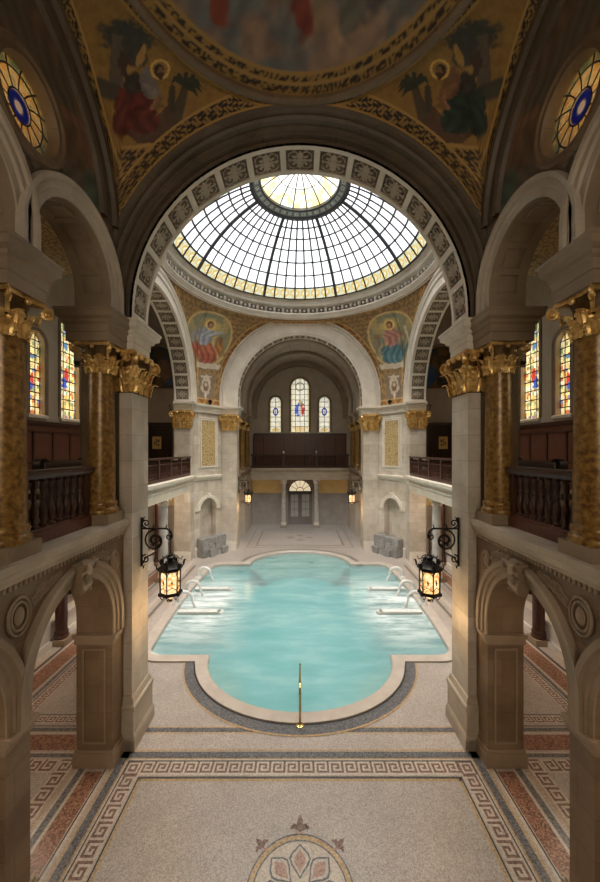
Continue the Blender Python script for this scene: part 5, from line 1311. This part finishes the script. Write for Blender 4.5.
t = thing('gallery_door', '', 'door', (9.65, 23.9, 5.44))
mb = MB(); mb.box(8.75,8.95,23.85,24.0,5.44,8.9); mb.box(10.35,10.55,23.85,24.0,5.44,8.9); mb.box(8.7,10.6,23.82,24.0,8.75,8.95); part(mb, 'frame', 'darkwood', t)
mb = MB(); mb.box(8.95,10.35,23.92,23.99,5.44,8.75); part(mb, 'leaf', 'darkwood', t)
mb = MB(); mb.tube([(9.05,23.88,6.5),(9.05,23.86,6.8)], .02, 6); part(mb, 'handle', 'brass', t)
r2 = side_both(t, 'tall dark door at the end of the {} gallery with a pinned notice')
t = thing('notice', '', 'notice', (9.78, 23.9, 7.6))
mb = MB(); mb.box(9.48,10.08,23.88,23.91,7.15,8.0); pp = part(mb, 'sheet', 'paper', t)
mb = MB()
for (x0,x1,z0_,z1_) in ((9.60,9.72,7.62,7.80),(9.78,9.84,7.55,7.84),(9.58,9.80,7.38,7.45),(9.86,9.94,7.40,7.62),(9.64,9.70,7.48,7.56)): mb.box(x0,x1,23.87,23.88,z0_,z1_)
part(mb, 'print', 'ink', t)
side_both(t, 'yellow notice with dark marks on the {} gallery door')
# lunette paintings at the gallery ends
for s_ in (1, -1):
    sd = 'right' if s_ > 0 else 'left'
    na, nr = 70, 40; P = np.zeros((na, nr, 3)); U = np.zeros((na, nr)); V = np.zeros((na, nr))
    for i in range(na):
        for j in range(nr): a = PI*i/(na-1); r = 1.9*j/(nr-1); U[i,j] = r*cos(a); V[i,j] = r*sin(a)*1.5; P[i,j] = (s_*9.7+U[i,j], 23.95, 11.3+V[i,j])
    c = Canvas(U, V, (0.30, 0.26, 0.2)); n_ = fbm(U*2, V*2, 5+s_); c.mix(np.clip((n_-.5)*8,0,1), (0.20,0.27,0.34)); c.mix(np.clip((.42-n_)*8,0,1), (0.48,0.34,0.2))
    c.ell(-.8*s_,.9,.5,.8,(0.22,0.34,0.50),0,.2,.5); c.ell(.4,1.2,.5,.9,(0.52,0.4,0.3),0,.2,.5); c.grain(6,.5)
    t = thing('end_fresco', f'half round blue and brown fresco over the {sd} gallery door', 'fresco', (s_*9.7, 23.95, 11.3)); mb = MB(); mb.grid(P); part(mb, 'painted_plaster', 'paint', t, cols=c.C.reshape(-1,3))
    mb = MB(); archband(mb, lambda u,w,z: (s_*9.7+u, 23.95+w, z), 0, 11.3, [(0,0),(0,-.05),(.16,-.08),(.2,0)], 2.85, 1.9, 30, 9.4); part(mb, 'moulding', 'browntrim', t, True)
    t = thing('candle_sconce', f'small dark wall lamp beside the {sd} gallery door', 'lamp', (s_*8.35, 22.15, 9.6), 'sconces beside the capitals')
    mb = MB(); mb.tube([(s_*8.2,22.2,9.7),(s_*8.15,21.95,9.62),(s_*8.15,21.9,9.8)], .02, 6); mb.ball((s_*8.15,21.9,9.86), .06, 8); part(mb, 'arm', 'iron', t)

# ------------------------------------------------------------------ far end bay, mirrored from the near one
FAR = [o for o in list(COL.objects) if o.parent is None and o.name.split('.')[0] in ('gilded_column','entablature_block','gallery_arch','arcade_arch','balcony_ledge','balustrade') and o.location.x > 0]
for o in FAR:
    y = -o.location.y+34.13
    nm = o.name.split('.')[0]
    if nm == 'balcony_ledge' or y > 31.8: continue
    if y > 30.5 and nm in ('balustrade','gallery_arch','arcade_arch'): continue
    far_w = 'rear one' if y > 30.5 else ('middle one' if y > 28 else 'front one')
    for s_ in (1, -1):
        c = mirror(o, None, s_, -1, 0.33, 34.13); sd = 'right' if s_ > 0 else 'left'
        d = {'gilded_column':'gold marble column','entablature_block':'moulded block over gold column','gallery_arch':'upper stone arch','arcade_arch':'lower stone arch','balustrade':'dark balustrade'}[nm]
        c['label'] = f'{d} beyond the far arch, {sd} side, {far_w}'
for s_ in (1, -1):
    fx = (lambda mb: mb.xf(lambda x,y,z: (-x,y,z))) if s_ < 0 else (lambda mb: None)
    mir = lambda o: Open(34.13-o.c, o.h, o.z0, o.zs, o.r)
    mb = MB(); wall(mb, PX(4.53), 25.8, 34.0, 0, 5.06, 0, 0.8, [mir(la[0])], 0, 0); 
    wall(mb, PX(4.53), 25.8, 34.0, 10.08, 16.9, 0, 0.8, [mir(UA[0]), mir(UA[1])], 0, 0); fx(mb); struct(mb.build('wall_far_side_right' if s_ > 0 else 'wall_far_side_left', 'plaster'))
    mb = MB(); ledge(mb, PX(4.53), 25.8, 32.0, [(0,5.04),(-.06,5.13),(-.15,5.33),(-.15,5.45),(1.6,5.45),(1.6,5.1),(0,5.1)]); mb.box(6.1,6.2,25.9,34,5.4,16.8); mb.box(5.3,5.4,25.9,34,0,5.1); fx(mb)
    struct(mb.build('trim_11' if s_ > 0 else 'trim_12', 'browntrim'))
mb = MB(); archband(mb, PY(0), 0, H+3.9, [(0,25.8),(0,34.0)], 4.6, 4.56, 40, 10.1)
struct(mb.build('ceiling_far', 'vault', smooth=True))
for k, (y, d) in enumerate(((26.6, .22), (30.2, .22), (33.6, .42))):
    t = thing('vault_rib', f'moulded stone rib of the far barrel vault, {["nearest","middle one","against the end wall"][k]}', 'arch', (0, y, H+3.9))
    mb = MB(); archband(mb, PY(y), 0, H+3.9, [(.0,-.3),(-d*.6,-.3),(-d*.6,-.2),(-d,-.18),(-d,.25),(-d*.6,.28),(0,.3)], 4.6, 4.56, 40, 10.1); part(mb, 'rib', 'browntrim', t, True)
# end balcony
t = thing('end_ledge', 'broad moulded stone ledge of the far end balcony', 'ledge', (0, 32, 5))
mb = MB(); ledge(mb, PY(32.0), -4.53, 4.53, [(2,4.35),(0,4.35),(0,4.5),(-.04,4.52),(-.04,4.8),(-.08,4.82),(-.08,4.95),(-.04,4.97),(-.04,5.12),(-.16,5.22),(-.26,5.28),(-.28,5.44),(2,5.44)]); part(mb, 'mouldings', 'plaster', t)
t = thing('end_balustrade', 'dark wooden balustrade across the far end balcony, with three bays', 'balustrade', (0, 32, 5.44))
mb = MB(); mb.box(-4.5,4.5,31.93,32.1,6.56,6.70); part(mb, 'top_rail', 'wood', t)
mb = MB(); mb.box(-4.5,4.5,31.93,32.1,5.44,5.62); part(mb, 'bottom_rail', 'wood', t)
for x in (-4.3, -1.5, 1.5, 4.3): mb = MB(); mb.box(x-.12,x+.12,31.9,32.12,5.44,6.72); part(mb, 'newel', 'wood', t)
for a, b in ((-4.18,-1.62),(-1.38,1.38),(1.62,4.18)):
    for i in range(11): mb = MB(); baluster(mb, a+(b-a)*(i+.5)/11, 32.0, 5.62, .94, .065, 8); part(mb, 'baluster', 'wood', t, True)
for k, x in enumerate((-1.5, 1.5)):
    t = thing('globe_finial', f'small pale globe on the end balcony post, {["left","right"][k]} of the two', 'finial', (x, 32.0, 6.72)); mb = MB(); mb.ball((x, 32.0, 6.90), .10, 10); mb.lathe([(.05,0),(.03,.1)], (x,32.0,6.70), 8); part(mb, 'globe', 'jet', t, True)
t = thing('end_panelling', 'dark wood panelling below the far stained windows', 'panelling', (0, 33.9, 5.44))
mb = MB(); mb.box(-4.5,4.5,33.85,34.0,5.44,8.6); part(mb, 'panels', 'woodpanel', t)
mb = MB(); mb.box(-4.5,4.5,33.78,33.85,8.5,8.68); mb.box(-4.5,4.5,33.80,33.85,8.0,8.05)
for i in range(10): mb.box(-4.5+i*.99-.05,-4.5+i*.99+.05,33.81,33.85,5.5,8.5)
part(mb, 'rails', 'darkwood', t)
# ground floor of the far end
struct((lambda mb: (mb.box(-4.55,-1.35,33.2,33.5,0,3.0), mb.box(1.35,4.55,33.2,33.5,0,3.0), mb.build('wall_ground_end', 'smokewall'))[-1])(MB()))
struct((lambda mb: (mb.box(-4.55,-1.35,33.2,33.5,3.0,4.4), mb.box(1.35,4.55,33.2,33.5,3.0,4.4), mb.build('trim_13', 'ochre'))[-1])(MB()))
mb = MB(); wall(mb, PY(33.2), -1.35, 1.35, 0, 4.4, 0, .3, [Open(0, 1.12, -.01, 3.1, 1.12)], 0, 0); struct(mb.build('wall_door_surround', 'browntrim'))
for k, x in enumerate((-1.5, 1.5)):
    t = column('porch_column', x, 32.1, 0.0, 4.36, .22, .4, 'greymarble', block=.3, n=20, capm='trim', basem='trim'); t['label'] = f'grey marble column under the far end balcony, {["left","right"][k]} of the doors'
t = thing('entrance_door', 'arched dark double door with glass panes and fanlight at the far end', 'door', (0, 33.35, 0))
mb = MB()
for x0, x1 in ((-1.12,-1.0),(-.07,.07),(1.0,1.12)): mb.box(x0,x1,33.3,33.42,0,3.1)
mb.box(-1.12,1.12,33.3,33.42,3.02,3.18); archband(mb, PY(33.3), 0, 3.15, [(0,0),(0,.12),(-.1,.12),(-.1,0),(0,0)], 1.12, 1.12, 24); part(mb, 'frame', 'darkwood', t)
for s_ in (-1, 1):
    mb = MB(); x0, x1 = sorted((s_*.07, s_*1.0)); mb.box(x0,x1,33.33,33.40,.0,.75); mb.box(x0,x0+.12,33.33,33.40,.75,3.02); mb.box(x1-.12,x1,33.33,33.40,.75,3.02); mb.box(x0,x1,33.33,33.40,2.85,3.02)
    for i in (1,2): mb.box(x0+.12,x1-.12,33.34,33.39,.75+.7*i-.03,.75+.7*i+.03)
    mb.box((x0+x1)/2-.02,(x0+x1)/2+.02,33.34,33.39,.75,2.85); lf = part(mb, 'leaf', 'wood', t)
    mb = MB(); mb.box(x0+.1,x1-.1,33.36,33.37,.75,2.85); part(mb, 'pane', 'smokeglass', t)
    mb = MB(); mb.tube([(s_*.18,33.28,1.0),(s_*.18,33.26,1.3)], .02, 6); part(mb, 'handle', 'brass', t)
n = 25; U = np.zeros((n, 9)); V = U.copy(); P = np.zeros((n, 9, 3))
for i in range(n):
    for j in range(9): a = PI*i/(n-1); r = 1.03*j/8; P[i,j] = (r*cos(a), 33.37, 3.16+r*sin(a))
mb = MB(); mb.grid(P); part(mb, 'fanlight_glass', 'glowglass', t)
mb = MB()
for k in range(1,6): a = PI*k/6; mb.tube([(.35*cos(a),33.35,3.16+.35*sin(a)),(1.03*cos(a),33.35,3.16+1.03*sin(a))], .025, 4)
mb.tube([(.35*cos(PI*i/12),33.35,3.16+.35*sin(PI*i/12)) for i in range(13)], .03, 4); part(mb, 'fanlight_bars', 'darkwood', t)
mb = MB(); mb.box(-1.0,1.0,33.9,33.95,0,4.2); struct(mb.build('wall_vestibule', 'smokewall'))

# ------------------------------------------------------------------ lanterns on scrolled brackets
def lantern(X, Y, zt, dirx, name='wall_lantern'):
    """bracket fixed at x=X, reaching towards -x (dirx=-1)"""
    t = thing(name, '', 'lantern', (X, Y, zt-.75)); d = dirx; L = .75; x = lambda a: X+d*a
    mb = MB(); mb.tube([(x(.03),Y,zt-.95),(x(.03),Y,zt+.28)], .025, 6); mb.tube([(x(.03),Y,zt-.0),(x(L*.82),Y,zt+.0)]+[(x(L*.82+.16*sin(PI*i/10*1.0)),Y,zt-.16+.16*cos(PI*i/10)) for i in range(1,6)]+[(x(L+.0),Y,zt-.25)], .024, 6)
    mb.tube(spiral((x(.36),Y,zt-.30),(1,0,0),(0,0,1),.27,1.7,34,PI/2,d), .022, 5); mb.tube(spiral((x(.36),Y,zt-.30),(1,0,0),(0,0,1),.17,1.2,24,-PI/2,d), .018, 5)
    mb.tube(spiral((x(.14),Y,zt+.13),(1,0,0),(0,0,1),.11,1.4,22,-PI/2,-d), .018, 5); mb.tube(spiral((x(.13),Y,zt-.76),(1,0,0),(0,0,1),.11,1.4,22,PI/2,d), .018, 5)
    mb.tube([(x(.04),Y,zt-.9),(x(.14),Y,zt-.72),(x(.36),Y,zt-.60)], .018, 5); mb.tube(spiral((x(L-.04),Y,zt-.20),(1,0,0),(0,0,1),.10,1.3,20,PI/2,-d), .018, 5)
    for a, z in ((.05,.24),(.05,-.95),(.62,.05),(.3,.06)): leaf(mb, (x(a),Y), (d,0), zt+z-.05, .14, .08, .05)
    for k in range(6): a = 2*PI*k/6; mb.ball((x(.36+.12*cos(a)),Y,zt-.30+.12*sin(a)), .035, 6)
    part(mb, 'bracket', 'iron', t, True)
    mb = MB(); zc = zt-.25
    for i in range(6):
        zz = zc-.07*i; mb.tube([(x(L)+(.018*cos(q) if i%2 else 0),Y+(0 if i%2 else .018*cos(q)),zz-.035+.045*sin(q)) for q in [2*PI*j/8 for j in range(8)]], .007, 4, closed=True)
    mb.ball((x(L),Y,zc-.5), .05, 8); part(mb, 'chain', 'iron', t)
    zb = zt-.75; c = (x(L), Y, 0); n = 6; R_ = .25
    hx = lambda r, z, off=0: [(c[0]+r*cos(PI/6+PI/3*i+off), Y+r*sin(PI/6+PI/3*i+off), z) for i in range(n)]
    mb = MB(); mb.lathe([(0,.10),(.05,.09),(.09,.0),(.07,-.03),(.18,-.13),(.24,-.17),(R_+.06,-.20),(R_+.06,-.26),(R_,-.28)], (c[0],Y,zb), 6, PI/6, PI/6+2*PI)
    mb.lathe([(.09,0),(.11,.04),(.06,.07)], (c[0],Y,zb), 12)
    for p in hx(R_+.05, zb-.20): leaf(mb, p[:2], (p[0]-c[0], p[1]-Y), zb-.22, .20, .12, .05); 
    for i in range(6):
        a = PI/6+PI/3*i; q = [(c[0]+r*cos(a), Y+r*sin(a), zb+z) for r, z in ((.06,.02),(.15,.06),(.20,-.02),(.26,-.06),(.30,.02))]; mb.tube(q, .013, 4)
    part(mb, 'crown', 'iron', t)
    mb = MB(); mb.lathe([(R_-.035,-.28),(R_-.03,-.80),(R_-.05,-.84)], (c[0],Y,zb), 6, PI/6, PI/6+2*PI); part(mb, 'glass_panels', 'lampglass', t)
    mb = MB(); a_, b_ = hx(R_, zb-.27), hx(R_-.01, zb-.84)
    for p, q in zip(a_, b_): mb.tube([p, q], .017, 5)
    for z in (-.28,-.83): mb.tube(hx(R_, zb+z), .022, 5, closed=True)
    for i in range(6):
        p, q = Vector(a_[i]), Vector(a_[(i+1)%6]); p2, q2 = Vector(b_[i]), Vector(b_[(i+1)%6])
        m0 = (p+q)/2; m1 = (p2+q2)/2
        arch_ = [p+(p2-p)*.2+(q-p)*(.5-.45*cos(PI*j/6))+Vector((0,0,.10*sin(PI*j/6))) for j in range(7)]; mb.tube(arch_, .010, 4)
        mb.tube([p2*.85+p*.15, (p2*.7+p*.3+q2*.7+q*.3)/2, q2*.85+q*.15], .009, 4); mb.ball(tuple(m0*.5+m1*.5), .026, 6); mb.tube([tuple(m0*.62+m1*.38), tuple(m0*.38+m1*.62)], .010, 4)
    part(mb, 'cage', 'iron', t)
    mb = MB(); mb.lathe([(R_+.04,-.83),(R_+.05,-.88),(.17,-.93),(.09,-.98),(.04,-1.02),(.05,-1.07),(.0,-1.14)], (c[0],Y,zb), 6, PI/6, PI/6+2*PI)
    for p in hx(R_+.02, zb-.88): mb.ball(p, .03, 6); mb.tube([p, (p[0]*.75+c[0]*.25, p[1]*.75+Y*.25, zb-1.0), (c[0]*.6+p[0]*.4, Y*.6+p[1]*.4, zb-.93)], .012, 4)
    part(mb, 'base', 'iron', t)
    pl = bpy.data.lights.new('lantern_light', 'POINT'); pl.energy = 22; pl.color = (1.0, 0.62, 0.28); pl.shadow_soft_size = .12
    po = bpy.data.objects.new('lantern_light', pl); COL.objects.link(po); po.location = (c[0]-X, 0, -1.35+.0); po.parent = t
    return t
t = lantern(4.0, 8.78, H-1.97, -1)
both(t, 'lit hexagonal iron lantern on a scrolled bracket, right great pier', 'lit hexagonal iron lantern on a scrolled bracket, left great pier')
t = lantern(4.52, 25.5, H-2.2, -1)
both(t, 'small distant lit lantern on the right jamb of the far arch', 'small distant lit lantern on the left jamb of the far arch')

for k, (x, y) in enumerate(((7.6, 9.4), (7.9, 14.0), (7.9, 19.5), (6.6, 4.0))):  # lamps added out of view to brighten the ground floor aisles
    t = thing('added_aisle_lamp', '', 'lamp', (x, y, 4.75)); mb = MB(); mb.ball((x,y,4.75), .14, 12); part(mb, 'globe', 'glowglass', t, True)
    mb = MB(); mb.tube([(x,y,4.88),(x,y,5.06)], .02, 6); mb.lathe([(.09,0),(.07,-.03),(0,-.03)], (x,y,5.06), 12); part(mb, 'stem', 'brass', t)
    pl = bpy.data.lights.new('aisle_fill', 'POINT'); pl.energy = 130; pl.color = (1.0, 0.82, 0.62); pl.shadow_soft_size = .16
    po = bpy.data.objects.new('aisle_fill', pl); COL.objects.link(po); po.location = (0, 0, -.32); po.parent = t
    od = ['third from the camera','fourth','last, farthest','nearest'][k]
    side_both(t, 'added unseen globe lamp on the {} aisle ceiling, '+['second from the camera','third from the camera','farthest from the camera','nearest the camera'][k])

# thin steam over the warm water
def steam():
    m = bpy.data.materials.new('thin_steam'); m.use_nodes = True; nt = m.node_tree; nt.nodes.clear(); out = nt.nodes.new('ShaderNodeOutputMaterial')
    v = nt.nodes.new('ShaderNodeVolumeScatter'); v.inputs['Color'].default_value = (1, 0.98, 0.95, 1); v.inputs['Density'].default_value = 0.014
    nt.links.new(v.outputs[0], out.inputs['Volume']); return m
M['steam'] = steam()
mb = MB(); mb.box(-5.2, 5.2, 12.5, 31.5, 0.06, 3.6)
o = mb.build('steam', 'steam', loc=(0, 22, 0)); o.location = (0, 22, 0); tag(o, 'thin white steam hanging over the pool towards the far end', 'steam', None, 'stuff')
